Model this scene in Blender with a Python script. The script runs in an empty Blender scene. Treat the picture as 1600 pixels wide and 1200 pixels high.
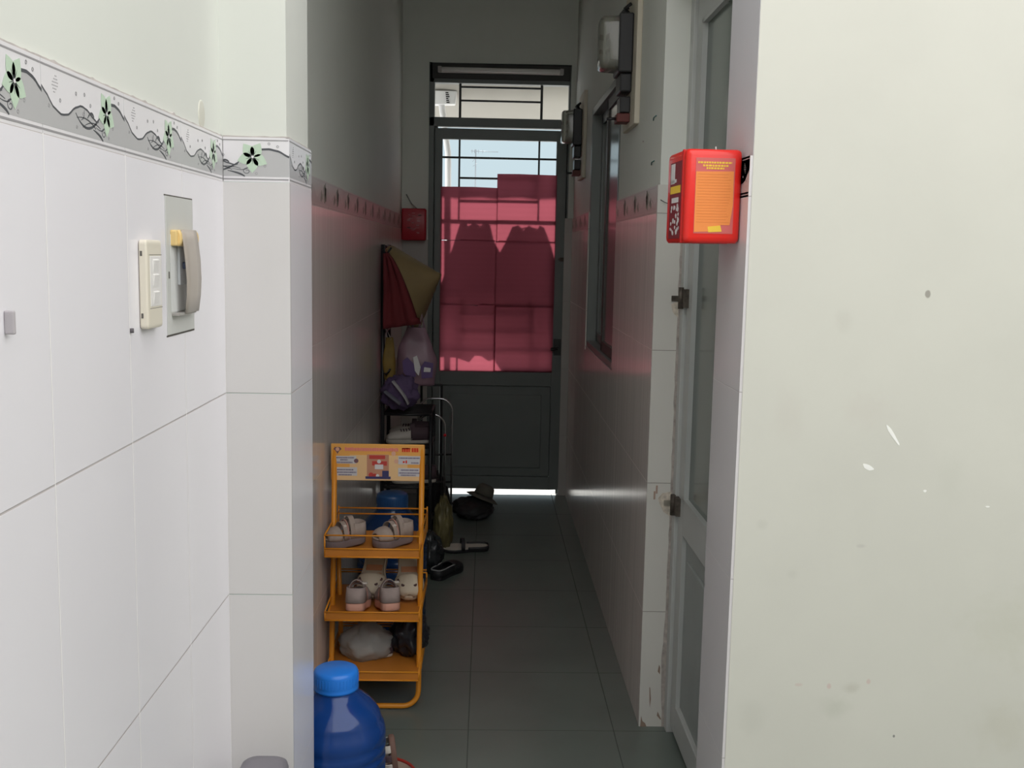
import bpy, bmesh, math, random
from mathutils import Vector, Matrix, noise

# ------------------------------------------------------------------ camera
scn = bpy.context.scene
def R(d): return math.radians(d)
cd = bpy.data.cameras.new('camera'); cam = bpy.data.objects.new('camera', cd)
scn.collection.objects.link(cam); scn.camera = cam
YAW, PITCH, ROLL, EYE, FPX = 0.025753, -0.125091, 0.019614, 1.627, 1633.79
_F = Vector((math.sin(YAW)*math.cos(PITCH), math.cos(YAW)*math.cos(PITCH), math.sin(PITCH)))
_R = Vector((math.cos(YAW), -math.sin(YAW), 0)); _U = _R.cross(_F)
_R2 = math.cos(ROLL)*_R + math.sin(ROLL)*_U; _U2 = -math.sin(ROLL)*_R + math.cos(ROLL)*_U
_m = Matrix((_R2, _U2, -_F)).transposed().to_4x4(); _m.translation = (0, 0, EYE)
cam.matrix_world = _m
cd.sensor_width = 36.0; cd.lens = 36.0*FPX/1600.0; cd.clip_start = 0.05; cd.clip_end = 200

# ------------------------------------------------------------------ world: bright overcast sky, paler blue over the back yard
wd = bpy.data.worlds.new('sky'); scn.world = wd; wd.use_nodes = True
nt = wd.node_tree; nt.nodes.clear()
wo = nt.nodes.new('ShaderNodeOutputWorld'); bg = nt.nodes.new('ShaderNodeBackground')
tc = nt.nodes.new('ShaderNodeTexCoord'); sp = nt.nodes.new('ShaderNodeSeparateXYZ')
mr = nt.nodes.new('ShaderNodeMapRange'); mr.inputs['From Min'].default_value = 0.15; mr.inputs['From Max'].default_value = 0.85
mx = nt.nodes.new('ShaderNodeMix'); mx.data_type = 'RGBA'
mx.inputs[6].default_value = (2.6, 2.58, 2.58, 1); mx.inputs[7].default_value = (0.60, 0.74, 0.80, 1)
nt.links.new(tc.outputs['Generated'], sp.inputs[0]); nt.links.new(sp.outputs['Y'], mr.inputs['Value'])
nt.links.new(mr.outputs[0], mx.inputs[0]); nt.links.new(mx.outputs[2], bg.inputs['Color'])
bg.inputs['Strength'].default_value = 1.0; nt.links.new(bg.outputs[0], wo.inputs[0])

# ------------------------------------------------------------------ sun over the back yard
sd = bpy.data.lights.new('sun', 'SUN'); so = bpy.data.objects.new('sun', sd); scn.collection.objects.link(so)
sd.energy = 8.0; sd.angle = R(1.2); sd.color = (1.0, .96, .9)
so.rotation_euler = Vector((0.03, -math.cos(R(33)), -math.sin(R(33)))).to_track_quat('-Z', 'Y').to_euler(); so.location = (0, 14, 8)

vs = scn.view_settings; vs.view_transform = 'Standard'; vs.look = 'None'; vs.gamma = 1.0; vs.use_curve_mapping = False
vs.exposure = 0.0
scn.cycles.max_bounces = 8

# ------------------------------------------------------------------ materials
def mat(name, col, rough=.5, metal=0, spec=.5, trans=0, alpha=1, noise_amt=0, noise_scale=8, bump=0, ior=1.45, coat=0):
    m = bpy.data.materials.new(name); m.use_nodes = True
    n = m.node_tree; b = n.nodes['Principled BSDF']
    b.inputs['Base Color'].default_value = (*col, 1); b.inputs['Roughness'].default_value = rough
    b.inputs['Metallic'].default_value = metal; b.inputs['Specular IOR Level'].default_value = spec
    b.inputs['Transmission Weight'].default_value = trans; b.inputs['Alpha'].default_value = alpha
    b.inputs['IOR'].default_value = ior; b.inputs['Coat Weight'].default_value = coat
    if noise_amt or bump:
        g = n.nodes.new('ShaderNodeTexCoord'); t = n.nodes.new('ShaderNodeTexNoise')
        t.inputs['Scale'].default_value = noise_scale; t.inputs['Detail'].default_value = 6
        n.links.new(g.outputs['Object'], t.inputs['Vector'])
        if noise_amt:
            r = n.nodes.new('ShaderNodeMapRange'); r.inputs[1].default_value = .3; r.inputs[2].default_value = .7
            r.inputs[3].default_value = 1-noise_amt; r.inputs[4].default_value = 1+noise_amt
            v = n.nodes.new('ShaderNodeVectorMath'); v.operation = 'SCALE'; v.inputs[0].default_value = col
            n.links.new(t.outputs[0], r.inputs[0]); n.links.new(r.outputs[0], v.inputs['Scale'])
            n.links.new(v.outputs[0], b.inputs['Base Color'])
        if bump:
            bp = n.nodes.new('ShaderNodeBump'); bp.inputs['Strength'].default_value = bump; bp.inputs['Distance'].default_value = .004
            n.links.new(t.outputs[0], bp.inputs['Height']); n.links.new(bp.outputs[0], b.inputs['Normal'])
    return m

def spots(m, lst):
    """stains and scuffs at world places: (centre, (rx,ry,rz), colour, strength, softness)"""
    n = m.node_tree; b = n.nodes['Principled BSDF']
    ge = n.nodes.new('ShaderNodeNewGeometry'); tn = n.nodes.new('ShaderNodeTexNoise'); tn.inputs['Scale'].default_value = 25; tn.inputs['Detail'].default_value = 5
    n.links.new(ge.outputs['Position'], tn.inputs['Vector'])
    for c, rad, col, st, soft in lst:
        inp = b.inputs['Base Color']; lk = inp.links[0].from_socket if inp.links else None; base = tuple(inp.default_value)
        s = n.nodes.new('ShaderNodeVectorMath'); s.operation = 'SUBTRACT'; s.inputs[1].default_value = c
        d = n.nodes.new('ShaderNodeVectorMath'); d.operation = 'DIVIDE'; d.inputs[1].default_value = rad
        l = n.nodes.new('ShaderNodeVectorMath'); l.operation = 'LENGTH'
        a = n.nodes.new('ShaderNodeMath'); a.operation = 'MULTIPLY_ADD'; a.inputs[1].default_value = 1.2; a.inputs[2].default_value = -.6
        ad = n.nodes.new('ShaderNodeMath'); ad.operation = 'ADD'
        r = n.nodes.new('ShaderNodeMapRange'); r.inputs[1].default_value = 1-soft; r.inputs[2].default_value = 1; r.inputs[3].default_value = st; r.inputs[4].default_value = 0
        r.interpolation_type = 'SMOOTHSTEP'
        k = n.nodes.new('ShaderNodeMix'); k.data_type = 'RGBA'; k.inputs[7].default_value = (*col, 1); k.inputs[6].default_value = base; r.inputs[3].default_value = st*(.6 if rad[0] > .01 else .9)
        n.links.new(ge.outputs['Position'], s.inputs[0]); n.links.new(s.outputs[0], d.inputs[0]); n.links.new(d.outputs[0], l.inputs[0])
        n.links.new(tn.outputs[0], a.inputs[0]); n.links.new(a.outputs[0], ad.inputs[0]); n.links.new(l.outputs['Value'], ad.inputs[1])
        n.links.new(ad.outputs[0], r.inputs[0]); n.links.new(r.outputs[0], k.inputs[0])
        if lk: n.links.new(lk, k.inputs[6])
        n.links.new(k.outputs[2], inp)

def tile_mat(name, col, grout, uaxis, u0, v0, tw, th, gw=.0022, rough=.12, vaxis='Z', mottled=.03, vgrout=None, streak=0, spec=.5):
    m = bpy.data.materials.new(name); m.use_nodes = True; n = m.node_tree; b = n.nodes['Principled BSDF']
    ge = n.nodes.new('ShaderNodeNewGeometry'); s = n.nodes.new('ShaderNodeSeparateXYZ'); n.links.new(ge.outputs['Position'], s.inputs[0])
    def M(op, a, v1=None, v2=None):
        k = n.nodes.new('ShaderNodeMath'); k.operation = op
        for i, x in enumerate((a, v1, v2)):
            if x is None: continue
            if isinstance(x, (int, float)): k.inputs[i].default_value = x
            else: n.links.new(x, k.inputs[i])
        return k.outputs[0]
    tn = n.nodes.new('ShaderNodeTexNoise'); tn.inputs['Scale'].default_value = 4; tn.inputs['Detail'].default_value = 8
    n.links.new(ge.outputs['Position'], tn.inputs['Vector'])
    jit = M('MULTIPLY_ADD', tn.outputs[0], .0016, -.0008)
    masks = []
    for ax, o, w in ((uaxis, u0, tw), (vaxis, v0, th)):
        f = M('DIVIDE', M('SUBTRACT', M('ADD', s.outputs[ax], jit), o), w)
        fr = M('FRACT', M('ADD', f, 100.0))
        dd = M('MULTIPLY', M('MINIMUM', fr, M('SUBTRACT', 1.0, fr)), w)
        k = n.nodes.new('ShaderNodeMapRange'); k.inputs[1].default_value = gw*.35; k.inputs[2].default_value = gw*.65; k.inputs[3].default_value = 1; k.inputs[4].default_value = 0
        n.links.new(dd, k.inputs[0]); masks.append(k.outputs[0])
    g = M('MAXIMUM', *masks); gc = n.nodes.new('ShaderNodeMix'); gc.data_type = 'RGBA'; n.links.new(masks[0], gc.inputs[0])
    gc.inputs[6].default_value = (*grout, 1); gc.inputs[7].default_value = (*(vgrout or grout), 1)
    t2 = n.nodes.new('ShaderNodeTexNoise'); t2.inputs['Scale'].default_value = 3; t2.inputs['Detail'].default_value = 5
    if streak:
        vm = n.nodes.new('ShaderNodeVectorMath'); vm.operation = 'MULTIPLY'; vm.inputs[1].default_value = (22, 22, .25)
        n.links.new(ge.outputs['Position'], vm.inputs[0]); n.links.new(vm.outputs[0], t2.inputs['Vector'])
    else: n.links.new(ge.outputs['Position'], t2.inputs['Vector'])
    r = n.nodes.new('ShaderNodeMapRange'); r.inputs[1].default_value = .3; r.inputs[2].default_value = .7; r.inputs[3].default_value = 1-mottled; r.inputs[4].default_value = 1+mottled
    n.links.new(t2.outputs[0], r.inputs[0])
    sc = n.nodes.new('ShaderNodeVectorMath'); sc.operation = 'SCALE'; sc.inputs[0].default_value = col; n.links.new(r.outputs[0], sc.inputs['Scale'])
    k = n.nodes.new('ShaderNodeMix'); k.data_type = 'RGBA'; n.links.new(gc.outputs[2], k.inputs[7])
    n.links.new(g, k.inputs[0]); n.links.new(sc.outputs[0], k.inputs[6]); n.links.new(k.outputs[2], b.inputs['Base Color'])
    rr = n.nodes.new('ShaderNodeMapRange'); rr.inputs[3].default_value = rough; rr.inputs[4].default_value = .8
    n.links.new(g, rr.inputs[0]); n.links.new(rr.outputs[0], b.inputs['Roughness'])
    b.inputs['Specular IOR Level'].default_value = spec
    bp = n.nodes.new('ShaderNodeBump'); bp.invert = True; bp.inputs['Strength'].default_value = .5; bp.inputs['Distance'].default_value = .002
    n.links.new(g, bp.inputs['Height']); n.links.new(bp.outputs[0], b.inputs['Normal'])
    return m

# ------------------------------------------------------------------ geometry
col_ = scn.collection
class G:
    def __init__(s): s.v = []; s.f = []; s.m = []; s.sm = []
    def add(s, vs, fs, mi=0, smooth=False):
        o = len(s.v); s.v += [tuple(v) for v in vs]
        for f in fs: s.f.append(tuple(i+o for i in f)); s.m.append(mi); s.sm.append(smooth)
    def box(s, a, b, mi=0):
        x0, x1 = sorted((a[0], b[0])); y0, y1 = sorted((a[1], b[1])); z0, z1 = sorted((a[2], b[2]))
        s.add([(x0,y0,z0),(x1,y0,z0),(x1,y1,z0),(x0,y1,z0),(x0,y0,z1),(x1,y0,z1),(x1,y1,z1),(x0,y1,z1)],
              [(0,3,2,1),(4,5,6,7),(0,1,5,4),(1,2,6,5),(2,3,7,6),(3,0,4,7)], mi)
        return s
    def tube(s, pts, r, mi=0, n=10, closed=False, caps=True, flat=None):
        pts = [Vector(p) for p in pts]; N = len(pts); vs = []; up = None
        rs = r if isinstance(r, (list, tuple)) else [r]*N
        for i, p in enumerate(pts):
            if closed: t = pts[(i+1) % N]-pts[i-1]
            else: t = pts[min(i+1, N-1)]-pts[max(i-1, 0)]
            t.normalize()
            if up is None: up = Vector((0,0,1)) if abs(t.z) < .9 else Vector((1,0,0))
            a = t.cross(up)
            if a.length < 1e-4: a = t.cross(Vector((0,1,0)))
            a.normalize(); b = a.cross(t); b.normalize(); up = b
            for k in range(n):
                q = 2*math.pi*k/n; c, d = math.cos(q), math.sin(q)
                if flat: d *= flat
                vs.append(p+a*(rs[i]*c)+b*(rs[i]*d))
        fs = []
        for i in range(N if closed else N-1):
            j = (i+1) % N
            for k in range(n): l = (k+1) % n; fs.append((i*n+k, i*n+l, j*n+l, j*n+k))
        s.add(vs, fs, mi, True)
        if caps and not closed:
            s.add(vs[:n], [tuple(range(n))], mi); s.add(vs[-n:], [tuple(reversed(range(n)))], mi)
        return s
    def lathe(s, prof, c=(0,0,0), n=40, mi=0, smooth=True):
        vs = []; fs = []
        for r, z in prof:
            for k in range(n):
                q = 2*math.pi*k/n; vs.append((c[0]+r*math.cos(q), c[1]+r*math.sin(q), c[2]+z))
        for i in range(len(prof)-1):
            for k in range(n): l = (k+1) % n; fs.append((i*n+k, i*n+l, (i+1)*n+l, (i+1)*n+k))
        s.add(vs, fs, mi, smooth)
        return s
    def grid(s, rows, mi=0, smooth=True, closed=False):
        n = len(rows[0]); vs = [p for r in rows for p in r]; fs = []
        for i in range(len(rows)-1):
            for k in range(n if closed else n-1): l = (k+1) % n; fs.append((i*n+k, i*n+l, (i+1)*n+l, (i+1)*n+k))
        s.add(vs, fs, mi, smooth); return s
    def prism(s, poly, fn, t0, t1, mi=0, smooth=False):
        """poly = 2-D outline, fn(u,v,t)->xyz, between depths t0 and t1"""
        n = len(poly); vs = [fn(u, v, t0) for u, v in poly]+[fn(u, v, t1) for u, v in poly]
        fs = [tuple(range(n)), tuple(reversed(range(n, 2*n)))]+[(i, (i+1) % n, n+(i+1) % n, n+i) for i in range(n)]
        s.add(vs, fs, mi, smooth); return s
    def build(s, name, mats, parent=None, bevel=0, solid=0, sub=0, seg=2, kind=None):
        me = bpy.data.meshes.new(name); me.from_pydata(s.v, [], s.f)
        for m in (mats if isinstance(mats, (list, tuple)) else [mats]): me.materials.append(m)
        me.polygons.foreach_set('material_index', s.m); me.polygons.foreach_set('use_smooth', s.sm)
        bm = bmesh.new(); bm.from_mesh(me); bmesh.ops.remove_doubles(bm, verts=bm.verts, dist=1e-6)
        bmesh.ops.recalc_face_normals(bm, faces=bm.faces); bm.to_mesh(me); bm.free(); me.update()
        o = bpy.data.objects.new(name, me); col_.objects.link(o)
        if parent: o.parent = parent
        if solid: k = o.modifiers.new('solid', 'SOLIDIFY'); k.thickness = solid; k.offset = 0
        if bevel: k = o.modifiers.new('bevel', 'BEVEL'); k.width = bevel; k.segments = seg; k.limit_method = 'ANGLE'
        if sub: k = o.modifiers.new('sub', 'SUBSURF'); k.levels = sub; k.render_levels = sub
        if kind: o['kind'] = kind
        return o
def empty(name, loc, label, cat, group=None, rot=(0,0,0)):
    o = bpy.data.objects.new(name, None); col_.objects.link(o); o.location = loc; o.rotation_euler = rot; o.empty_display_size = .05
    o['label'] = label; o['category'] = cat
    if group: o['group'] = group
    return o
def tag(o, label, cat, group=None):
    o['label'] = label; o['category'] = cat
    if group: o['group'] = group
    return o
def arc(cx, cy, r, a0, a1, n=10): return [(cx+r*math.cos(R(a0+(a1-a0)*i/n)), cy+r*math.sin(R(a0+(a1-a0)*i/n))) for i in range(n+1)]

# ------------------------------------------------------------------ dimensions
XL, XC, YC0, YC1 = -.559, -.42, 2.252, 2.531       # left wall tiles, pier face, pier front and back
XR, YR, YB = .553, 3.449, 6.95                     # right corridor wall, its near end, back wall
BT, BB, H, T = 1.856, 1.764, .45, .30              # border top, border bottom, tile height and width
CZ = 3.35
P = .007                                           # how far tiles stand proud of the paint

paint = mat('mint_wall_paint', (.71, .725, .675), .65, noise_amt=.02, noise_scale=2.5, bump=.06)
cream = mat('cream_wall_paint', (.62, .615, .55), .6, noise_amt=.025, noise_scale=3, bump=.08)
spots(cream, [((1.019,2.4,1.55),(.007,.05,.010),(.22,.2,.17),.8,.5), ((.898,2.4,.597),(.03,.05,.02),(.38,.36,.29),.5,.9),
  ((.862,2.4,.548),(.05,.05,.035),(.42,.44,.36),.45,.95), ((.768,2.4,.604),(.012,.05,.005),(.55,.36,.33),.5,.6), ((.843,2.4,.601),(.007,.05,.009),(.55,.36,.33),.5,.6),
  ((.939,2.4,.613),(.007,.05,.009),(.55,.36,.33),.5,.6), ((.829,2.4,1.487),(.03,.05,.04),(.54,.53,.47),.6,.95), ((.90,2.4,1.28),(.09,.05,.06),(.56,.52,.47),.4,.95),
  ((.707,2.4,1.26),(.05,.05,.10),(.56,.52,.47),.35,.95), ((1.10,2.4,1.12),(.06,.05,.08),(.54,.55,.48),.4,.95), ((.66,2.4,1.0),(.02,.05,.02),(.5,.5,.44),.5,.9),
  ((.74,2.4,.88),(.02,.05,.02),(.5,.5,.44),.5,.9), ((.90,2.4,.95),(.016,.05,.006),(.4,.38,.36),.5,.8), ((.66,2.4,.52),(.05,.05,.06),(.5,.5,.44),.4,.9),
  ((1.3,2.4,.75),(.2,.05,.13),(.50,.50,.40),.45,.95), ((1.28,2.4,.5),(.1,.05,.1),(.48,.46,.36),.4,.95), ((1.01,2.4,.475),(.003,.05,.004),(.1,.1,.1),.8,.3)])
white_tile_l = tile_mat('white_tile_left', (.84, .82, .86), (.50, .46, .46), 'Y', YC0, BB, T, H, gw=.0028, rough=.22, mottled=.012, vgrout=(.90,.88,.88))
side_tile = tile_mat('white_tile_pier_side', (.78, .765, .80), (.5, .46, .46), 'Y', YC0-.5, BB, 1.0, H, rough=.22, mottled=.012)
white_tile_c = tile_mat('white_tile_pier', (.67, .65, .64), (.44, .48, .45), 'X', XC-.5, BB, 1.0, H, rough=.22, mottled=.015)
pink_tile = tile_mat('pink_beige_tile', (.74, .68, .645), (.68, .62, .585), 'Y', YC0, BB, T, H, gw=.0015, rough=.17, mottled=.09, streak=1, spec=.25)
end_tile = tile_mat('cream_tile_end', (.66, .645, .60), (.30, .27, .25), 'X', XR-.3, BB, 1.0, H, rough=.25, mottled=.02)
strip_tile = tile_mat('lilac_tile_strip', (.69, .665, .67), (.50, .47, .47), 'Y', 2.1, BB, 1.0, H, rough=.25, mottled=.02)
floor_tile = tile_mat('grey_green_floor_tile', (.142, .168, .150), (.085, .097, .088), 'X', .4613, 3.4121, .5, .5, gw=.0035, rough=.28, vaxis='Y', mottled=.10)
far_tile = tile_mat('far_wall_tile', (.42, .40, .38), (.3, .3, .3), 'X', XL, BB, T, H, rough=.2)
grout = mat('grey_mortar', (.40, .36, .33), .9, noise_amt=.25, noise_scale=40, bump=.5)
conc = mat('pale_concrete', (.44, .44, .43), .85, noise_amt=.06, noise_scale=3)
soffit_m = mat('beige_sheet', (.36, .345, .31), .7)

def wall(name, boxes, m, **k):
    g = G()
    for a, b in boxes: g.box(a, b)
    return g.build(name, m, kind='structure', **k)

# ------------------------------------------------------------------ the setting
wall('floor', [((-1.2, -2.5, -.1), (3.7, YB, 0))], floor_tile)
wl = wall('wall_left', [((XL-P-.12, -2.5, 0), (XL-P, YB+.15, CZ))], paint)
g = G(); g.box((XL-P, -.6, 0), (XL, YC0, BB)); g.build('tile_cladding', white_tile_l, wl)
g = G(); g.box((XL-P, YC1-.01, 0), (XL, YB, BB)); g.build('tile_cladding', pink_tile, wl)
wp = wall('wall_left_pier', [((XL-P, YC0+P, 0), (XC-P, YC1-P, CZ))], paint)
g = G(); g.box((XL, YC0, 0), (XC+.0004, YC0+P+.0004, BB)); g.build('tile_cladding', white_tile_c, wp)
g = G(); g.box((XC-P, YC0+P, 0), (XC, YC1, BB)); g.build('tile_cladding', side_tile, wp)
WY0, WY1, WZ0, WZ1 = 4.56, 5.80, 1.12, 2.40
wr = wall('wall_right', [((XR+P, YR+P, 0), (XR+.13, WY0, CZ)), ((XR+P, WY1, 0), (XR+.13, YB, CZ)), ((XR+P, WY0, 0), (XR+.13, WY1, WZ0)), ((XR+P, WY0, WZ1), (XR+.13, WY1, CZ))], paint)
g = G()
for a, b in (((XR, YR+P, 0), (XR+P, WY0, BB)), ((XR, WY1, 0), (XR+P, YB, BB)), ((XR, WY0, 0), (XR+P, WY1, WZ0))): g.box(a, b)
g.build('tile_cladding', pink_tile, wr)
g = G(); g.box((XR-.0004, YR, 0), (XR+.083, YR+P+.0004, BT)); g.build('end_tile', end_tile, wr)
g = G(); g.box((XR-.003, WY1-.015, WZ0-.02), (XR+.01, WY1+.005, BT)); g.build('edge_strip', end_tile, wr)
# ragged mortar along the tile end by the door
random.seed(4); g = G(); pl = []; pr = []
for i in range(60):
    z = BB*i/59; pl.append((XR+.083-.003-random.random()*.003-(.008*math.exp(-((z-.22)/.12)**2)), z)); pr.append((XR+.094+random.random()*.004, z))
g.prism(pl+pr[::-1], lambda u, v, t: (u, YR+t, v), -.001, P-.0005)
g.build('mortar_edge', grout, wr)
g = G(); g.tube([(XR, YR+.004+random.random()*.001, BT*i/30) for i in range(31)], .0016); g.build('mortar_edge', grout, wr)
g = G()
for pts in ([(.585,.145),(.588,.14),(.592,.10),(.589,.07),(.5875,.09)], [(.558,.0),(.56,.04),(.565,.02),(.575,.012),(.58,.0)], [(.612,.20),(.62,.19),(.62,.215),(.616,.225)], [(.615,.04),(.628,.025),(.63,.028),(.617,.055)]):
    g.prism(pts, lambda u, v, t: (u, YR-t, v), 0, .0012)
g.build('chipped_glaze', mat('chipped_tile_body', (.30,.22,.17), .9), wr)
wall('wall_right_header', [((XR+P, 2.68, 2.50), (XR+.13, YR+P, CZ))], paint)
SX = .592
wf = wall('wall_front', [((SX+P, 2.4, 0), (3.7, 2.55, CZ)), ((SX+P, 2.55, 0), (SX+.10, 2.68, CZ))], cream)
g = G(); g.box((SX, 2.402, 0), (SX+P, 2.685, BT)); g.build('tile_strip', strip_tile, wf)
g = G(); g.box((SX+P-.001, 2.4015, BT), (SX+P, 2.681, CZ)); g.build('grey_shaded_strip', mat('grey_paint_with_shade', (.60,.59,.62), .6), wf)  # light grey paint; the reveal's dimmer light is put into its lilac tone
wall('wall_far_right', [((3.6, 2.55, 0), (3.7, YB, CZ))], paint)
DX0, DX1, DZ = -.389, .523, 2.83
wb = wall('wall_back', [((-.7, YB, 0), (DX0, YB+.12, CZ)), ((DX1, YB, 0), (3.7, YB+.12, CZ)), ((DX0, YB, DZ), (DX1, YB+.12, CZ))], paint)
g = G(); g.box((XL, YB-P, 0), (DX0-.003, YB, 1.70)); g.box((DX1-.02, YB-.03, 0), (XR, YB, BT)); g.build('tile_cladding', far_tile, wb)
wall('ceiling', [((-.7, 2.4, CZ), (3.7, YB+.12, CZ+.12))], paint)
wall('wall_low_sky_block', [((-.7, -2.6, 0), (3.7, -2.45, 2.7))], cream)  # unseen wall added behind the camera to cut the low sky light
wall('wall_side_sky_block', [((3.6, -2.5, 0), (3.7, 2.4, 2.7))], cream)  # unseen wall added so the near yard is lit from above
# unseen wall added above the rooms to keep sun off the passage mouth
wall('wall_sun_block', [((-.7, 2.4, CZ+.12), (3.7, 2.55, 6.2))], cream)
wall('floor_back_yard', [((-4, YB, -.1), (5, 30, 0))], conc)

# chipped white plaster spots on the cream wall
plas = mat('bare_plaster', (.9,.9,.86), .8)
for c, w, h, a in (((.959, 1.219), .004, .030, 35), ((.905, 1.141), .014, .006, -25), ((1.044, 1.086), .004, .003, 0), ((1.197, 1.05), .005, .002, 0)):
    pts = []
    for i in range(12):
        q = 2*math.pi*i/12; x, z = w*math.cos(q)*(1+.2*math.sin(3*q)), h*math.sin(q); ca, sa = math.cos(R(a)), math.sin(R(a))
        pts.append((c[0]+x*ca-z*sa, c[1]+x*sa+z*ca))
    g = G(); g.prism(pts, lambda u, v, t: (u, 2.4-t, v), 0, .0006); g.build('scratch', plas, wf)

# ------------------------------------------------------------------ patterned border tiles
b_white = mat('border_white', (.80,.78,.80), .25); b_grey = mat('border_grey', (.50,.495,.50), .25); b_dark = mat('border_dark', (.085,.09,.10), .4)
b_green = mat('border_green', (.54,.67,.53), .35); b_line = mat('border_line', (.33,.32,.33), .4); b_cap = mat('cement_lip', (.50,.46,.44), .9, noise_amt=.2, noise_scale=30, bump=.6)
b_pink = mat('border_pink', (.56,.49,.46), .3); b_pdark = mat('border_brown_green', (.30,.29,.24), .4); b_pgrey = mat('border_rose_grey', (.49,.42,.40), .3)
HB = BT-BB
def wave(u):
    k = [(0,.64),(.04,.57),(.12,.40),(.20,.335),(.27,.36),(.36,.50),(.43,.555),(.50,.52),(.57,.43),(.62,.385),(.66,.43),(.70,.52),(.74,.62),(.80,.74),(.86,.75),(.92,.71),(1,.58)]
    for (a, p), (b, q) in zip(k, k[1:]):
        if a <= u <= b: t = (u-a)/(b-a); t = t*t*(3-2*t)*.5+t*.5; return p+(q-p)*t
    return .6
def border(g, fn, u0=0, u1=1, far=False, W=T):
    """one border tile; fn(u metres, v metres, depth) -> xyz; material slots: white, grey, dark, green, line"""
    def clip(u): return min(max(u, u0), u1)
    def P2(pts, d0, d1, mi):
        pts = [((clip(a)-u0)*W, b*HB) for a, b in pts]
        if max(p[0] for p in pts)-min(p[0] for p in pts) < 1e-4: return
        g.prism(pts, fn, d0, d1, mi)
    w = (u1-u0)*W
    g.prism([(0, 0), (w-.0012, 0), (w-.0012, HB), (0, HB)], fn, 0, P, 0)
    N = 36; us = [u0+(u1-u0)*i/N for i in range(N+1)]
    for a, b in zip(us, us[1:]):
        P2([(a, .12), (b, .12), (b, wave(b)), (a, wave(a))], P, P+.0002, 1)
        if far: continue
        if .63 < a < .74: continue
        th = .022 if a < .75 else .034
        P2([(a, wave(a)-th), (b, wave(b)-th), (b, wave(b)+th*.4), (a, wave(a)+th*.4)], P, P+.0004, 2)
    for v0, v1, mi in ((.045, .075, 4), (.925, .95, 4)):
        P2([(u0, v0), (u1-.005, v0), (u1-.005, v1), (u0, v1)], P, P+.0004, mi)
    def petal(cx, cy, a, L, wd, mi, d):
        pts = []
        for i in range(9):
            t = i/8; s = math.sin(math.pi*t**.8)*wd; pts.append((t*L, s))
        for i in range(7, 0, -1):
            t = i/8; s = math.sin(math.pi*t**.8)*wd; pts.append((t*L, -s))
        ca, sa = math.cos(R(a)), math.sin(R(a))
        P2([(cx+(x*ca-y*sa)*HB/W, cy+x*sa+y*ca) for x, y in pts], P+.0004, P+d, mi)
    fc = (.745, .56)
    for a in (60, 125, 195, 268, 335): petal(*fc, a, .36, .135, 3, .0007)
    if far:
        for a in (70, 150, 250, 20, 310): petal(*fc, a, .40, .17, 2, .0009)
        for a in (20, 100, 200): petal(.50, .36, a, .28, .12, 2, .0006)
        return
    for a in (60, 95, 125, 160, 195, 230, 268, 300, 335): petal(*fc, a, .17 if a in (60,125,195,268,335) else .08, .0065, 2, .0009)
    P2([(fc[0]+.032*math.cos(q*.785)*HB/W, fc[1]+.032*math.sin(q*.785)) for q in range(8)], P+.0009, P+.0011, 0)
    def curve(pts, th, mi=2):
        n = len(pts)
        for i in range(n-1):
            (a, b), (c, d) = pts[i], pts[i+1]; dx, dy = (c-a)*W/HB, d-b; l = math.hypot(dx, dy) or 1
            t0 = th*(.35+.65*math.sin(math.pi*(i+.2)/n)); nx, ny = -dy/l*t0*HB/W, dx/l*t0
            P2([(a-nx, b-ny), (c-nx, d-ny), (c+nx, d+ny), (a+nx, b+ny)], P+.0002, P+.0005, mi)
    def bez(p0, p1, p2, n=10): return [((1-t)**2*p0[0]+2*t*(1-t)*p1[0]+t*t*p2[0], (1-t)**2*p0[1]+2*t*(1-t)*p1[1]+t*t*p2[1]) for t in [i/n for i in range(n+1)]]
    curve(bez((.36, .42), (.50, .02), (.69, .55), 14), .020); curve(bez((.37, .36), (.50, .44), (.60, .27)), .010); curve(bez((.44, .24), (.55, .42), (.66, .30)), .008)
    curve(bez((.57, .25), (.66, .20), (.69, .12)), .020); curve(bez((.50, .40), (.55, .55), (.58, .44)), .020); curve(bez((.46, .50), (.47, .38), (.42, .34)), .006)
    curve(bez((.60, .30), (.70, .22), (.72, .36)), .008)
    sp_ = [(.705+.035*(1-i/20)*math.cos(i*.55), .24+.09*(1-i/20)*math.sin(i*.55)) for i in range(18)]; curve(sp_, .007)
    for cx, cy in ((.19,.52),(.37,.70),(.47,.73),(.54,.60),(.07,.40),(.86,.86),(.92,.80),(.37,.22),(.83,.36),(.77,.19),(.45,.44)):
        ro, ri = .030, .018; n = 10
        for i in range(n):
            q0, q1 = 2*math.pi*i/n, 2*math.pi*(i+1)/n; k = HB/W
            P2([(cx+ri*math.cos(q0)*k, cy+ri*math.sin(q0)), (cx+ro*math.cos(q0)*k, cy+ro*math.sin(q0)), (cx+ro*math.cos(q1)*k, cy+ro*math.sin(q1)), (cx+ri*math.cos(q1)*k, cy+ri*math.sin(q1))], P+.0002, P+.0005, 4)
    for i in range(6):
        for j in range(6):
            if 2 <= i+j <= 8 and abs(i-j) < 4:
                cx, cy = .10+.011*i+.004*j, .60+.045*j; P2([(cx, cy), (cx+.005, cy), (cx+.005, cy+.016), (cx, cy+.016)], P, P+.0003, 4)
bm_near = [b_white, b_grey, b_dark, b_green, b_line]; bm_far = [b_pink, b_pgrey, b_pdark, b_pdark, b_pgrey]
g = G()
for j in range(-8, 0): border(g, lambda u, v, t, y=YC0+j*T: (XL-P+t, y+u, BB+v))
g.build('trim_1', bm_near, kind='structure')
g = G(); border(g, lambda u, v, t: (XL+.001+u, YC0+P-t, BB+v), .54, 1.0)
g.build('trim_2', bm_near, kind='structure')
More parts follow.
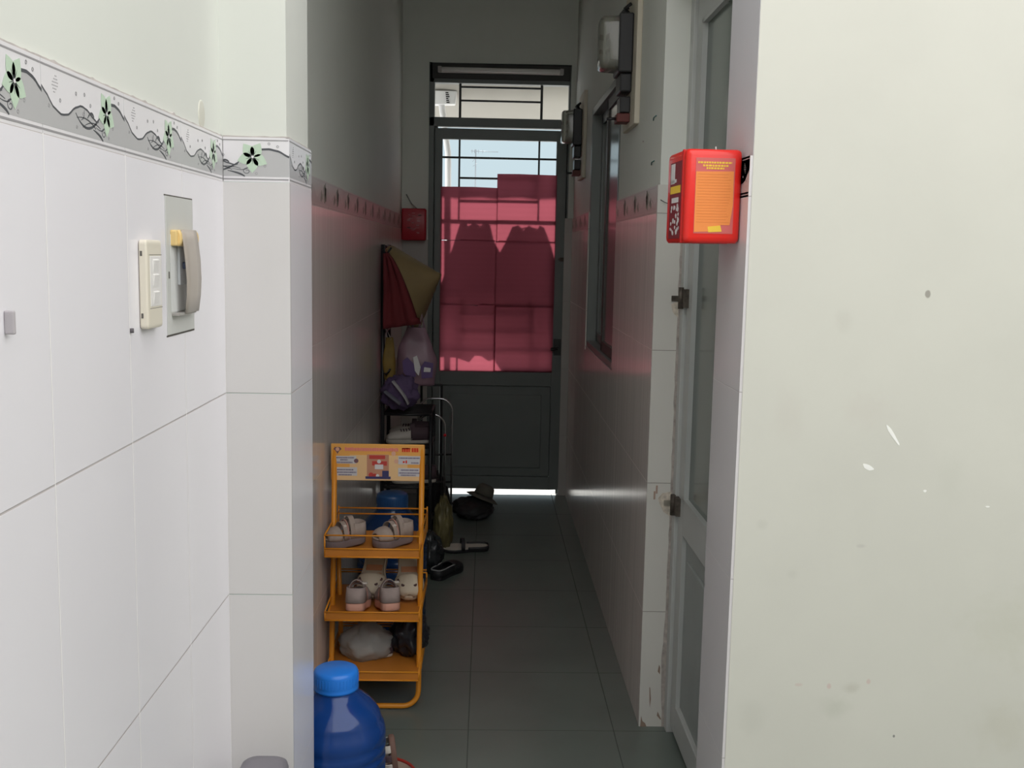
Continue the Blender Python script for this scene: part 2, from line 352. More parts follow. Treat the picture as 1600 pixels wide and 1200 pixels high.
g = G(); border(g, lambda u, v, t: (XC-P+t, YC0+.002+u, BB+v), 0, .925)
g.build('trim_3', bm_near, kind='structure')
g = G()
j = 1; y = YC1-.01
while y < YB-.05:
    w = min(1, (YB-y)/T); border(g, lambda u, v, t, y=y: (XL-P+t, y+u, BB+v), 0, w, far=True); y += T
g.build('trim_4', bm_far, kind='structure')
g = G(); y = YR+.004
while y < WY0-.02:
    w = min(1, (WY0-y)/T); border(g, lambda u, v, t, y=y: (XR+P-t, y+u, BB+v), 0, w, far=True); y += T
y = WY1
while y < YB-.05:
    w = min(1, (YB-.03-y)/T); border(g, lambda u, v, t, y=y: (XR+P-t, y+u, BB+v), 0, w, far=True); y += T
g.build('trim_5', bm_far, kind='structure')
g = G(); border(g, lambda u, v, t: (SX+P-t, 2.405+u, BB+v), 0, .92)
g.build('trim_6', [mat('strip_border_rose', (.56,.50,.48), .3), mat('strip_border_grey', (.48,.44,.43), .3), b_line, mat('strip_border_brown', (.36,.33,.31), .3), b_line], kind='structure')
# uneven cement lip along the top of the near border
random.seed(2); g = G()
for (a, b, ax) in ((-.3, YC0, 0), (XL, XC, 1), (YC0, YC1-P, 2)):
    n = int((b-a)/.012); top = []; 
    for i in range(n+1):
        u = a+(b-a)*i/n; top.append((u, BT+.002+random.random()*.0012+(.004*random.random() if random.random() < .08 else 0)))
    poly = [(a, BT-.001)]+[(b, BT-.001)]+top[::-1]
    fn = [lambda u, v, t: (XL-P+t, u, v), lambda u, v, t: (u, YC0+P-t, v), lambda u, v, t: (XC-P+t, u, v)][ax]
    g.prism(poly, fn, 0, P-.001)
g.build('trim_7', b_cap, kind='structure')

# ------------------------------------------------------------------ right-hand window
alu = mat('grey_aluminium', (.22,.235,.23), .4, metal=.3); alu_d = mat('dark_brown_frame', (.09,.08,.075), .5); frost = mat('frosted_glass', (.20,.225,.205), .18, spec=.6)
win = empty('window_1', (XR+.06, (WY0+WY1)/2, WZ0), 'grey metal framed sliding window set in the right passage wall', 'window'); win['kind'] = 'structure'
del win['label'], win['category']
def rel(e): return lambda x, y, z: (x-e.location.x, y-e.location.y, z-e.location.z)
q = rel(win)
g = G(); x0, x1 = XR+.004, XR+.10
for a, b in (((x0,WY0,WZ0),(x1,WY0+.03,WZ1)), ((x0,WY1-.03,WZ0),(x1,WY1,WZ1)), ((x0,WY0,WZ0),(x1,WY1,WZ0+.03)), ((x0,WY0,WZ1-.03),(x1,WY1,WZ1))): g.box(q(*a), q(*b))
g.build('window_frame', alu, win, bevel=.003)
def sash(y0, y1, xx, mf):
    g = G(); w = .045
    for a, b in (((xx,y0,WZ0+.03),(xx+.025,y0+w,WZ1-.03)), ((xx,y1-w,WZ0+.03),(xx+.025,y1,WZ1-.03)), ((xx,y0,WZ0+.03),(xx+.025,y1,WZ0+.08)), ((xx,y0,WZ1-.08),(xx+.025,y1,WZ1-.03))): g.box(q(*a), q(*b))
    s_ = g.build('sash', mf, win, bevel=.002)
    g = G(); g.box(q(xx+.009, y0+w, WZ0+.08), q(xx+.014, y1-w, WZ1-.08)); g.build('pane', frost, s_)
sash(WY0+.03, 5.2, XR+.02, alu_d); sash(5.15, WY1-.03, XR+.055, alu)

# ------------------------------------------------------------------ door in the right wall
dgrey = mat('pale_grey_door_metal', (.46,.475,.46), .45, noise_amt=.05, noise_scale=6); dgrey2 = mat('grey_door_metal', (.30,.325,.315), .4, noise_amt=.05)
rd = empty('door_1', (.66, 3.06, 0), '', ''); rd['kind'] = 'structure'; del rd['label'], rd['category']
q = rel(rd); DYA, DYB = 2.69, YR+.005; FX = .640
g = G()
for a, b in (((FX,DYB-.05,0),(FX+.05,DYB,2.5)), ((FX,DYA,0),(FX+.05,DYA+.05,2.5)), ((FX,DYA,2.45),(FX+.05,DYB,2.5))): g.box(q(*a), q(*b))
g.build('door_frame', dgrey, rd, bevel=.003)
g = G(); L0, L1 = DYA+.05, DYB-.052; a0, a1 = L0+.085, L1-.085
for a, b in (((FX+.012,L0,.03),(FX+.045,a0,2.445)), ((FX+.012,a1,.03),(FX+.045,L1,2.445)), ((FX+.012,a0,.03),(FX+.045,a1,.13)), ((FX+.012,a0,.72),(FX+.045,a1,.83)), ((FX+.012,a0,2.35),(FX+.045,a1,2.445))): g.box(q(*a), q(*b))
leaf = g.build('door_leaf', dgrey, rd, bevel=.003)
g = G(); g.box(q(FX+.026, a0, .13), q(FX+.034, a1, .72)); g.box(q(FX+.018, a0+.06, .20), q(FX+.03, a1-.06, .65)); g.build('lower_panel', dgrey2, leaf, bevel=.004)
g = G(); g.box(q(FX+.026, a0, .83), q(FX+.032, a1, 2.35)); g.build('pane', mat('dark_green_glass', (.075,.10,.085), .15, spec=.7), leaf)
g = G()
for a, b in (((FX+.010,a0,.83),(FX+.026,a0+.012,2.35)), ((FX+.010,a1-.012,.83),(FX+.026,a1,2.35)), ((FX+.010,a0,.83),(FX+.026,a1,.842)), ((FX+.010,a0,2.338),(FX+.026,a1,2.35))): g.box(q(*a), q(*b))
g.build('glazing_bead', dgrey, leaf)
rust = mat('dirty_hinge_metal', (.10,.085,.07), .6, metal=.5, noise_amt=.4, noise_scale=60); brass = mat('worn_hinge', (.45,.42,.36), .4, metal=.7)
for z in (1.49, .80):
    g = G(); g.tube([q(FX-.006, DYB-.046, z-.035), q(FX-.006, DYB-.046, z+.035)], .009); g.box(q(FX-.003, DYB-.05, z-.03), q(FX+.012, DYB-.09, z+.03))
    hg = g.build('hinge', rust, rd)
    g = G(); g.box(q(FX-.030, YR-.006, z-.012), q(FX+.004, YR-.001, z+.006)); g.box(q(FX-.004, YR-.03, z+.004), q(FX+.008, YR+.01, z+.010))
    g.build('hinge_strap', brass if z < 1 else rust, hg)
# patches where the tile was cut round the hinges
g = G()
for z, s_ in ((1.455, .6), (.80, 1.0)):
    pts = [(FX-.004+(-.045*s_*math.cos(q_/7*math.pi/1.2)*random.uniform(.75,1)), z+.05*s_*math.sin((q_/7-.5)*math.pi)*random.uniform(.8,1.1)) for q_ in range(8)]
    pts = [(FX-.006, z-.05*s_), (FX-.03*s_, z-.035*s_), (FX-.042*s_, z-.01), (FX-.05*s_, z+.012), (FX-.035*s_, z+.03*s_), (FX-.006, z+.035*s_)]
    g.prism(pts, lambda u, v, t: (u, YR-t, v), 0, .0015)
g.build('mortar_patch', mat('light_mortar', (.58,.52,.44), .9, noise_amt=.3, noise_scale=60), wr)
g = G()
for z, c in ((.82, .575), (.84, .582)): g.box((c, YR-.0016, z-.012), (c+.006, YR, z+.016))
g.build('tape_mark', mat('brown_mark', (.42,.30,.24), .8), wr)

# ------------------------------------------------------------------ back door
dk = mat('grey_green_door_paint', (.155,.175,.17), .42, noise_amt=.05, noise_scale=5); bk = mat('dark_bar_paint', (.05,.055,.055), .5)
bd = empty('door_2', (.067, YB+.03, 0), '', ''); bd['kind'] = 'structure'; del bd['label'], bd['category']; q = rel(bd)
y0, y1 = YB-.012, YB+.06
g = G()
for a, b in (((DX0,y0,0),(-.357,y1,DZ)), ((.512,y0,0),(DX1,y1,DZ)), ((DX0,y0,2.705),(DX1,y1,DZ)), ((DX0,y0,2.43),(DX1,y1,2.488))): g.box(q(*a), q(*b))
g.box(q(-.36, YB+.037, 0), q(-.335, YB+.06, 2.43)); g.box(q(.49, YB+.037, 0), q(.515, YB+.06, 2.43))
fr = g.build('door_frame', dk, bd, bevel=.003)
g = G()
for x in (-.193, .337): g.box(q(x-.008, YB+.02, 2.488), q(x+.008, YB+.036, 2.705))
for z in (2.686, 2.60): g.box(q(-.193, YB+.022, z-.006), q(.337, YB+.034, z+.006))
g.build('transom_grille', bk, fr)
yl0, yl1 = YB-.004, YB+.036
g = G()
for a, b in (((-.352,yl0,.035),(-.303,yl1,2.418)), ((.441,yl0,.035),(.508,yl1,2.418)), ((-.303,yl0,2.35),(.441,yl1,2.418)), ((-.303,yl0,.74),(.441,yl1,.845)), ((-.303,yl0,.035),(.441,yl1,.12))): g.box(q(*a), q(*b))
lf = g.build('door_leaf', dk, bd, bevel=.003)
g = G(); g.box(q(-.303, YB+.012, .12), q(.441, YB+.022, .74)); g.box(q(-.24, YB+.003, .18), q(.38, YB+.014, .68)); g.build('lower_panel', dk, lf, bevel=.006)
g = G()
for x, za, zb in ((-.193,1.845,2.35), (.328,1.845,2.35), (-.193,.845,1.33), (.328,.845,1.33)): g.box(q(x-.006, YB+.016, za), q(x+.006, YB+.028, zb))
for z in (2.236, 1.845, 1.33, .97): g.box(q(-.303, YB+.017, z-.0065), q(.441, YB+.027, z+.0065))
for z in (2.105, 1.975, 1.2, 1.09): g.box(q(-.193, YB+.017, z-.0065), q(.328, YB+.027, z+.0065))
g.build('window_grille', bk, lf)
g = G()
g.tube([q(.475, YB-.004, 1.0), q(.475, YB-.045, 1.0)], .014); g.tube([q(.475, YB-.045, 1.0), q(.43, YB-.055, .995)], .011); g.box(q(.452, YB-.012, .95), q(.50, YB-.004, 1.06))
g.build('door_handle', mat('black_lock', (.015,.015,.015), .35), lf, bevel=.002)
g = G(); g.box(q(.475, YB-.022, 1.575), q(.525, YB-.004, 1.60)); g.tube([q(.468, YB-.015, 1.588), q(.51, YB-.015, 1.588)], .006); g.build('bolt', rust, lf)

# pink sheets over the door grille
def sheet_mat():
    m = bpy.data.materials.new('pink_translucent_foam'); m.use_nodes = True; n = m.node_tree; n.nodes.clear()
    o = n.nodes.new('ShaderNodeOutputMaterial'); d = n.nodes.new('ShaderNodeBsdfDiffuse'); t = n.nodes.new('ShaderNodeBsdfTranslucent'); a = n.nodes.new('ShaderNodeMixShader')
    ge = n.nodes.new('ShaderNodeTexCoord'); w = n.nodes.new('ShaderNodeTexWave'); w.bands_direction = 'Z'; w.inputs['Scale'].default_value = 9; w.inputs['Distortion'].default_value = .3
    n.links.new(ge.outputs['Object'], w.inputs['Vector'])
    r = n.nodes.new('ShaderNodeMapRange'); r.inputs[3].default_value = .98; r.inputs[4].default_value = 1.01; n.links.new(w.outputs['Fac'], r.inputs[0])
    s = n.nodes.new('ShaderNodeVectorMath'); s.operation = 'SCALE'; s.inputs[0].default_value = (.485, .235, .275); n.links.new(r.outputs[0], s.inputs['Scale'])
    n.links.new(s.outputs[0], t.inputs['Color']); d.inputs['Color'].default_value = (.60,.17,.24,1)
    a.inputs[0].default_value = .85; n.links.new(d.outputs[0], a.inputs[1]); n.links.new(t.outputs[0], a.inputs[2]); n.links.new(a.outputs[0], o.inputs[0])
    return m
pinkm = sheet_mat()
SH = [('top pink sheet on the left half of the back door, below the clear opening', -.0115, [(-.312,1.701),(.062,1.699),(.062,2.043),(-.10,2.047),(-.312,2.045)]),
      ('tall pink sheet at upper right of the door grille, its top edge highest', -.0075, [(.057,1.698),(.446,1.699),(.448,2.132),(.20,2.136),(.057,2.134)]),
      ('middle pink sheet on the left half of the back door grille', -.0155, [(-.309,1.275),(.055,1.278),(.056,1.695),(.045,1.704),(-.17,1.706),(-.185,1.698),(-.309,1.6965)]),
      ('middle pink sheet on the right half of the back door grille', -.0195, [(.052,1.266),(.445,1.27),(.446,1.702),(.075,1.703),(.054,1.69),(.053,1.62),(.052,1.60)]),
      ('lowest pink sheet on the left half, sunlit along its bottom', -.0115, [(-.309,.834),(.062,.835),(.062,1.282),(-.05,1.284),(-.06,1.272),(-.17,1.277),(-.309,1.283)]),
      ('lowest pink sheet on the right half of the back door grille', -.0075, [(.052,.834),(.444,.835),(.445,1.276),(.25,1.277),(.052,1.274)])]
for lb, dy, pts in SH:
    cx = sum(p[0] for p in pts)/len(pts); cz = sum(p[1] for p in pts)/len(pts); g = G()
    g.prism([(u-cx, v-cz) for u, v in pts], lambda u, v, t: (u, t, v), -.0014, .0014)
    o = g.build('foam_sheet', pinkm); o.location = (cx, YB+dy, cz); tag(o, lb, 'foam sheet', 'pink sheets over the back door grille')

# unlit tube fitting on the door head
tl = empty('tube_light', (.067, YB-.03, 2.775), 'unlit white tube light fixed to the dark head above the transom', 'light')
g = G(); g.box((-.44, .002, -.045), (.45, .018, .05)); g.build('mounting_board', mat('dark_board', (.045,.042,.04), .6), tl, bevel=.003)
g = G(); g.box((-.40, -.024, -.012), (.40, .002, .022)); g.build('batten', mat('dusty_white', (.80,.74,.72), .5), tl, bevel=.003)
g = G(); g.tube([(-.38, -.04, .004), (.38, -.04, .004)], .013, n=16); g.build('lamp_tube', mat('unlit_tube', (.85,.82,.80), .25), tl)
hm_ = mat('holder', (.4,.37,.36), .5)
for x in (-.39, .39): g = G(); g.box((x-.012, -.055, -.014), (x+.012, -.015, .022)); g.build('lamp_holder', hm_, tl, bevel=.003)

# ------------------------------------------------------------------ back yard seen through the transom
aw = G(); N = 30; rows = []
for i in range(N+1):
    x = -1.2+2.6*i/N; dz = .006*math.sin(i*2.1); rows.append([(x, 7.09, 2.87+dz), (x, 7.85, 2.568+dz)])
aw.grid(rows); awo = aw.build('awning', soffit_m, solid=.01)
tag(awo, 'pale beige awning sheet over the yard, seen through the transom', 'awning')
hp = empty('rain_hopper', (-.315, 7.45, 2.60), 'white plastic rain hopper and pipe behind left transom bar, dark lettering on it', 'hopper')
wht = mat('white_pvc', (.8,.8,.8), .35)
g = G(); g.grid([[( -.085,-.04,.03),(.075,-.04,.035),(.075,.04,.035),(-.085,.04,.03)],[(-.09,-.04,.125),(.085,-.04,.125),(.085,.04,.125),(-.09,.04,.125)]], closed=True, smooth=False)
g.add([(-.085,-.04,.03),(.075,-.04,.035),(.075,.04,.035),(-.085,.04,.03)], [(0,1,2,3)]); g.add([(-.09,-.04,.125),(.085,-.04,.125),(.085,.04,.125),(-.09,.04,.125)], [(0,1,2,3)])
g.build('hopper_box', wht, hp, bevel=.006)
g = G(); g.tube([(-.02, 0, .035), (.0, 0, -.1), (.03, 0, -.3), (.05, .02, -2.6)], .022, n=14); g.build('down_pipe', wht, hp)
g = G()
for i in range(6): g.box((.008+.005*i*0.3, -.042, .115-.013*i), (.028+.004*(i % 3), -.0402, .107-.013*i))
g.build('lettering', mat('black_print', (.03,.03,.03), .6), hp)
an = empty('tv_antenna', (-.25, 20, 0), 'thin television antenna on a mast against the pale sky', 'antenna')
am = mat('antenna_metal', (.22,.25,.27), .5, metal=.5)
g = G(); g.tube([(0,0,0),(0,0,3.53)], .013); g.build('mast', am, an)
g = G(); g.tube([(-.09,0,3.50),(.42,0,3.49)], .007)
for x in (-.07, -.02, .05, .13): g.tube([(x,-.18,3.50),(x,.18,3.50)], .004); g.tube([(x,0,3.46),(x,0,3.53)], .004)
g.tube([(-.06,0,3.30),(.0,0,3.38)], .004); g.tube([(-.05,0,3.22),(.03,0,3.27)], .004)
g.build('boom', am, an)
# washing outside whose shadows fall on the pink sheets
rl = G(); rl.tube([(-.95, 7.22, 1.995), (1.1, 7.22, 1.995)], .006)
for x in (-.95, 1.1): rl.tube([(x, 7.22, 0), (x, 7.22, 2.0)], .012)
tag(rl.build('drying_rail', am), 'thin drying rail standing in the yard behind the pink sheets', 'rail')
def garment(x, label, out):
    g = G(); g.prism(out, lambda u, v, t: (u, t, v), -.008, .008)
    e = empty('hanging_garment', (x, 7.211 if x < 0 else 7.229, 1.975), label, 'clothing', 'washing on the rail outside')
    g.build('cloth', mat('dark_washing', (.06,.05,.06), .9), e, bevel=.003)
    g = G(); g.tube([(0, 0, .0), (0, 0, .022)]+[(a, 0, b) for a, b in arc(.01, .022, .010, 180, 0, 6)], .0025)
    g.tube([(-.07, .0, -.012), (0, 0, .002), (.07, 0, -.012)], .004); g.build('hanger', am, e)
garment(-.09, 'dark garment whose shadow falls on the left pink sheets', [(-.105,.0),(-.06,.012),(-.05,-.02),(-.02,.01),(.03,-.015),(.05,.012),(.095,.0),(.12,-.10),(.175,-.19),(.195,-.30),(.195,-.86),(.10,-.89),(.02,-.84),(-.03,-.90),(-.12,-.87),(-.27,-.87),(-.262,-.55),(-.225,-.40),(-.165,-.20)])
garment(.26, 'dark garment whose shadow falls on the right pink sheets', [(-.11,.0),(-.07,.012),(-.035,-.02),(.0,.012),(.05,-.02),(.07,.012),(.10,.0),(.15,-.12),(.19,-.26),(.22,-.5),(.22,-1.07),(-.10,-1.04),(-.21,-.88),(-.215,-.3),(-.195,-.17),(-.145,-.08)])

# ------------------------------------------------------------------ left wall fittings
sw = empty('switch_panel', (XL, 1.738, 1.564), 'cream surface switch panel with three rockers on the left tiles', 'switch')
ivory = mat('ivory_plastic', (.74,.69,.58), .35); wp_ = mat('white_plastic', (.80,.78,.76), .3)
g = G(); g.box((0, -.042, -.072), (.034, .042, .072)); g.build('housing', ivory, sw, bevel=.007, seg=4)
g = G(); g.box((.033, -.026, -.036), (.0355, .034, .046)); g.build('face_plate', wp_, sw, bevel=.001)
for z in (.030, .006, -.022):
    g = G(); g.add([(.0355,-.012,z-.011),(.0355,.016,z-.011),(.0355,.016,z+.011),(.0355,-.012,z+.011),(.036,-.012,z-.011),(.036,.016,z-.011),(.042,.016,z+.009),(.042,-.012,z+.009)],
                   [(0,1,2,3),(4,5,6,7),(0,1,5,4),(1,2,6,5),(2,3,7,6),(3,0,4,7)]); g.build('rocker', wp_, sw, bevel=.001)
g = G()
for z in (.05, -.05): g.box((.008, -.0425, z-.004), (.016, -.0418, z+.004))
g.box((.0338, -.03, .0475), (.0345, .04, .0483)); g.box((.0338, -.03, -.0393), (.0345, .04, -.0385)); g.build('seam', mat('dark_seam', (.12,.11,.10), .8), sw)
sw.scale = (.42, .93, 1)
bx = empty('breaker_panel', (XL, 1.928, 1.592), 'grey plate breaker panel with a lifted translucent cover and yellow hinge', 'breaker panel')
gp = mat('grey_panel_paint', (.58,.585,.56), .45)
g = G(); g.box((0, -.086, -.121), (.004, .086, .121)); g.build('plate', gp, bx, bevel=.001)
g = G(); g.box((.004, -.065, -.082), (.006, .050, .055)); g.build('cutout', mat('pale_recess', (.68,.69,.68), .4), bx, bevel=.001)
g = G(); g.box((.006, -.025, -.035), (.018, .02, .04)); bk_ = g.build('breaker', mat('breaker_grey', (.56,.58,.60), .4), bx, bevel=.002)
g = G(); g.box((.018, -.010, -.006), (.03, .006, .006)); g.build('toggle', mat('blue_grey', (.12,.15,.24), .4), bk_, bevel=.002)
g = G(); g.box((.003, -.062, .035), (.0295, -.012, .063)); g.tube([(.026, -.050, .049), (.026, .072, .049)], .0145, n=16); g.build('hinge_bar', mat('yellowed_plastic', (.80,.58,.25), .4), bx, bevel=.003)
g = G(); prof = [(.030,.064),(.038,.045),(.047,.01),(.050,-.025),(.046,-.055),(.036,-.085)]
g.grid([[(x+.004, yy, z) for yy in (-.040-(z<0)*z*.12, -.01, .03, .060)] for x, z in prof])
g.build('cover_flap', mat('aged_clear_cover', (.56,.50,.44), .3, trans=.25), bx, solid=.003)
g = G(); g.box((.006, -.062, -.088), (.036, .05, -.084)); g.build('lower_lip', mat('lip_grey', (.38,.36,.34), .5), bx)
g = G(); g.box((.0, -.09, .121), (.0015, .088, .1235)); g.box((.0, -.09, -.1245), (.0015, .088, -.1215)); g.tube([(.0045,-.074,-.01),(.0045,-.074,-.022)], .0025); g.build('edge_shadow_and_mark', mat('dark_shadow_and_mark', (.10,.09,.08), .9), bx)  # dark strips stand in for shadow along the plate edges, plus a small mark
bx.scale = (.42, .97, 1)
g = G(); g.lathe([(.001,.004),(.02,.004),(.0215,.003),(.022,0)], n=36); o = g.build('cable_cap', mat('cream_filler', (.66,.65,.57), .7), wl)
o.location = (XL-P, 2.115, 1.884); o.rotation_euler = (0, R(90), 0); o.scale = (1.25, 1, .5)
g = G(); g.tube([(XL+.002, 1.655, 1.490), (XL+.002, 1.655, 1.497)], .0035, n=6); tag(g.build('wall_plug_hole', mat('dark_plug', (.12,.11,.12), .8)), 'small dark screw plug in the tile joint below the switch panel', 'screw plug')
g = G()
for y, z, w, h in ((1.2245, 1.535, .006, .014),): g.box((XL, y, z-h), (XL+.012, y+w, z+h))
tag(g.build('wall_hook', mat('hook_grey', (.45,.42,.44), .4), bevel=.002), 'small pale grey hook on the left tiles at the photo edge', 'hook')

# near floor object by the pier foot
bn = empty('swing_bin', (-.455, 2.06, 0), 'dark grey rounded bin top just showing at the foot of tiled pier', 'bin')
gm = mat('dark_grey_plastic', (.10,.095,.115), .45)
def rrect(w, d, r, n=6):
    o = []
    for cx, cy, a in ((w-r, d-r, 0), (-w+r, d-r, 90), (-w+r, -d+r, 180), (w-r, -d+r, 270)): o += arc(cx, cy, r, a, a+90, n)
    return o
g = G(); g.grid([[(x*s, y*s, z) for x, y in rrect(.048, .085, .03)] for s, z in ((.8, 0), (.82, .01), (.98, .515), (1.0, .52))], closed=True)
g.add([(x*.8, y*.8, 0) for x, y in rrect(.048, .085, .03)], [tuple(range(28))]); g.build('bin_body', gm, bn)
g = G(); g.grid([[(x*s, y*s, z) for x, y in rrect(.048, .085, .03)] for s, z in ((1.03, .515), (1.03, .530), (.98, .541), (.85, .548), (.5, .5505), (.02, .551))], closed=True); g.build('lid', mat('grey_lid', (.19,.18,.20), .5), bn)

# ------------------------------------------------------------------ red instruction boxes
red = mat('bright_red_plastic', (.80,.022,.015), .28, coat=.2); red2 = mat('dark_red_plastic', (.42,.015,.03), .35)
orange_p = mat('orange_label', (.85,.27,.06), .5); pink_p = mat('rose_label', (.62,.13,.12), .45); yel = mat('yellow_print', (.85,.55,.05), .5); whp = mat('white_print', (.7,.68,.68), .5); mar = mat('maroon_label', (.22,.02,.03), .4)
rb = empty('red_case', (.520, 2.562, 1.766), 'bright red plastic wall case with orange instruction sheet on the right door jamb', 'case', rot=(0, 0, R(3)))
W2, D2, H2 = .0665, .10, .108
g = G(); g.grid([[(x*sx, y*sx, z) for x, y in rrect(W2, D2, .014)] for sx, z in ((.93, -H2), (.985, -H2+.006), (1, -H2+.014), (1, H2-.014), (.985, H2-.005), (.93, H2))], closed=True)
for z in (-H2, H2): g.add([(x*.93, y*.93, z) for x, y in rrect(W2, D2, .014)], [tuple(range(28))])
rbo = g.build('case_shell', red, rb)
g = G(); g.box((-W2-.002, -D2+.030, -H2-.001), (W2-.02, -D2+.040, H2+.001)); g.build('lid_seam', mat('red_rim', (.55,.012,.012), .35), rb, bevel=.002)
g = G(); g.box((-.045, -D2-.001, -.086), (.048, -D2, .088)); g.build('label_backing', pink_p, rb)
g = G(); g.prism([(-.044,-.083),(.022,-.080),(.018,-.066),(.040,-.066),(.046,-.02),(.045,.058),(-.044,.056)], lambda u, v, t: (u, -D2-t, v), .001, .0016)
sh = g.build('instruction_sheet', orange_p, rb)
g = G(); z = .050
while z > -.062: g.box((-.040, -D2-.0019, z), (.040-random.random()*.010, -D2-.0016, z+.0016)); z -= .0065
g.build('print_lines', mat('faint_print', (.75,.23,.05), .6), sh)
g = G(); g.prism([(-.010,-.083),(.022,-.081),(.018,-.067),(-.012,-.070)], lambda u, v, t: (u, -D2-t, v), .0016, .002); g.build('yellow_corner', yel, sh)
g = G()
for z, a, b in ((.075, -.040, .040), (.068, -.028, .032), (.062, -.020, .022)):
    x = a
    while x < b: w = random.uniform(.003, .007); g.box((x, -D2-.0016, z), (min(x+w, b), -D2-.001, z+.0042)); x += w+.0016
g.build('yellow_heading', yel, rb)
g = G(); g.box((-W2-.0015, -.058, -.098), (-W2, .058, .085)); sl = g.build('side_label', mar, rb)
g = G(); random.seed(8)
for z, y, w, h in ((.058,.03,.02,.024), (.04,.02,.028,.004), (-.006,.0,.035,.006)): g.box((-W2-.002, y-w, z-h), (-W2-.0015, y+w, z+h))
for i in range(26): z = random.uniform(-.09, -.02); y = random.uniform(-.045, .045); r = random.uniform(.004, .009); g.prism([(y+r*math.cos(a), z+r*.8*math.sin(a)) for a in (0,1,2,3,4,5)], lambda u, v, t: (-W2-t, u, v), .0015, .002)
g.build('picture_print', whp, sl)
g = G(); g.box((-W2-.0022, -.05, .010), (-W2-.0015, .05, .028)); g.build('yellow_strip', yel, sl)
g = G(); g.tube([(.028, .0, H2-.002), (.027, .0, H2+.016)], .0016); g.build('hang_tab', whp, rb)
g = G(); g.prism([(-.045,-.03),(.04,-.03),(.04,.0),(-.045,-.01)], lambda u, v, t: (u, v, H2+t), 0, .001); g.build('top_sticker', mat('peach_sticker', (.8,.5,.35), .6), rb)
rb2 = empty('red_case', (-.480, YB-.055, 1.795), 'small dark red wall case with pale print, left of the far door', 'case', rot=(0, 0, R(0)))
g = G(); g.grid([[(x*sx, y*sx, z) for x, y in rrect(.079, .045, .012)] for sx, z in ((.93, -.102), (1, -.095), (1, .095), (.93, .102))], closed=True)
for z in (-.102, .102): g.add([(x*.93, y*.93, z) for x, y in rrect(.079, .045, .012)], [tuple(range(28))])
g.build('case_shell', red2, rb2)
g = G(); random.seed(3)
for i in range(24): z = random.uniform(-.065, .075); x = random.uniform(-.035, .04); w = random.uniform(.004, .014); g.box((x-w, -.0465, z), (x+w, -.045, z+random.uniform(.003,.008)))
g.build('pale_print', mat('rose_print', (.55,.22,.24), .6), rb2)
g = G(); g.tube([(.02, 0, .10), (-.02, .02, .135), (-.055, .045, .195)], .004); g.build('hanging_wire', mat('wire_grey', (.3,.3,.28), .5), rb2)
g = G(); g.tube([(.562, YR-.001, 1.807), (.575, YR-.012, 1.798), (.587, YR-.02, 1.794), (.605, YR-.02, 1.792)], .0012); tag(g.build('loose_wire', mat('black_wire', (.03,.03,.03), .5)), 'short black wire poking from the tile beside bright red case', 'wire')
g = G()
for y, z, c in ((3.60, 2.088, 0), (3.61, 1.940, 0)): g.tube([(XR+P-.001, y+.045, z-.004), (XR+P-.004, y+.02, z+.002), (XR+P-.001, y-.02, z+.004)], .0018)
g.build('pen_tick', mat('dark_teal_ink', (.05,.15,.15), .6), wr)
g = G(); g.tube([(XR+P-.002, 3.857, 2.033), (XR+P-.002, 3.857, 2.038)], .003); g.build('nail_hole', grout, wr)

# ------------------------------------------------------------------ electric meters
def meter(loc, s, lb, bl):
    board = empty('mounting_board', (XR+P, loc[1], loc[2]), bl, 'board')
    g = G(); g.box((-.020, -.17*s, -.22*s), (0, .17*s, .30*s)); g.build('board', mat('cream_board', (.60,.55,.45), .6, noise_amt=.05), board, bevel=.003)
    m = empty('electric_meter', (XR+P-.020, loc[1], loc[2]), lb, 'meter')
    blk = mat('black_bakelite', (.02,.02,.022), .4)
    g = G(); g.box((-.055*s, -.085*s, -.02*s), (0, .085*s, .20*s)); g.box((-.045*s, -.07*s, -.09*s), (0, .07*s, -.02*s)); g.build('meter_base', blk, m, bevel=.006)
    g = G(); g.grid([[(-.055*s-x, y*k, .095*s+z*k) for y, z in rrect(.075*s, .10*s, .03*s)] for x, k in ((0, 1), (.055*s, .97), (.066*s, .9), (.069*s, .5), (.07*s, .02))], closed=True)
    g.build('glass_cover', mat('dusty_glass', (.55,.55,.48), .12, trans=.75), m)
    g = G(); g.box((-.085*s, -.055*s, .03*s), (-.055*s, .055*s, .17*s)); d = g.build('meter_face', mat('meter_plate', (.40,.38,.32), .5), m, bevel=.003)
    g = G(); g.box((-.087*s, -.045*s, .11*s), (-.085*s, .045*s, .13*s)); g.box((-.087*s, -.04*s, .06*s), (-.085*s, .04*s, .075*s)); g.build('dial_window', mat('brown_dial', (.12,.06,.05), .5), d)
    g = G()
    for y in (-.03, .0, .03): g.tube([(-.01, y*s, .20*s), (-.03, y*s*1.1, .225*s), (-.012, y*s*2, .235*s)], .007*s)
    g.build('cable', blk, m)
    b2 = empty('circuit_breaker', (XR+P-.020, loc[1], loc[2]-.155*s), ('nearer' if s == 1.0 else 'far')+' black circuit breaker with dark red clamp below its electric meter', 'breaker')
    g = G(); g.box((-.04*s, -.05*s, -.01*s), (0, .05*s, .05*s)); g.build('breaker_body', blk, b2, bevel=.004)
    g = G(); g.box((-.050*s, -.045*s, -.045*s), (-.0, .045*s, -.012*s)); g.build('red_clamp', mat('dark_red_clamp', (.14,.03,.025), .5), b2, bevel=.003)
    g = G(); g.tube([(-.05*s, 0, -.028*s), (-.085*s, 0, -.03*s)], .006*s); g.build('cable_stub', blk, b2)
meter((0, 4.16, 2.335), 1.0, 'nearer electric meter with black base and clear dusty cover, high on right wall', 'cream board on the right wall holding the nearer electric meter')
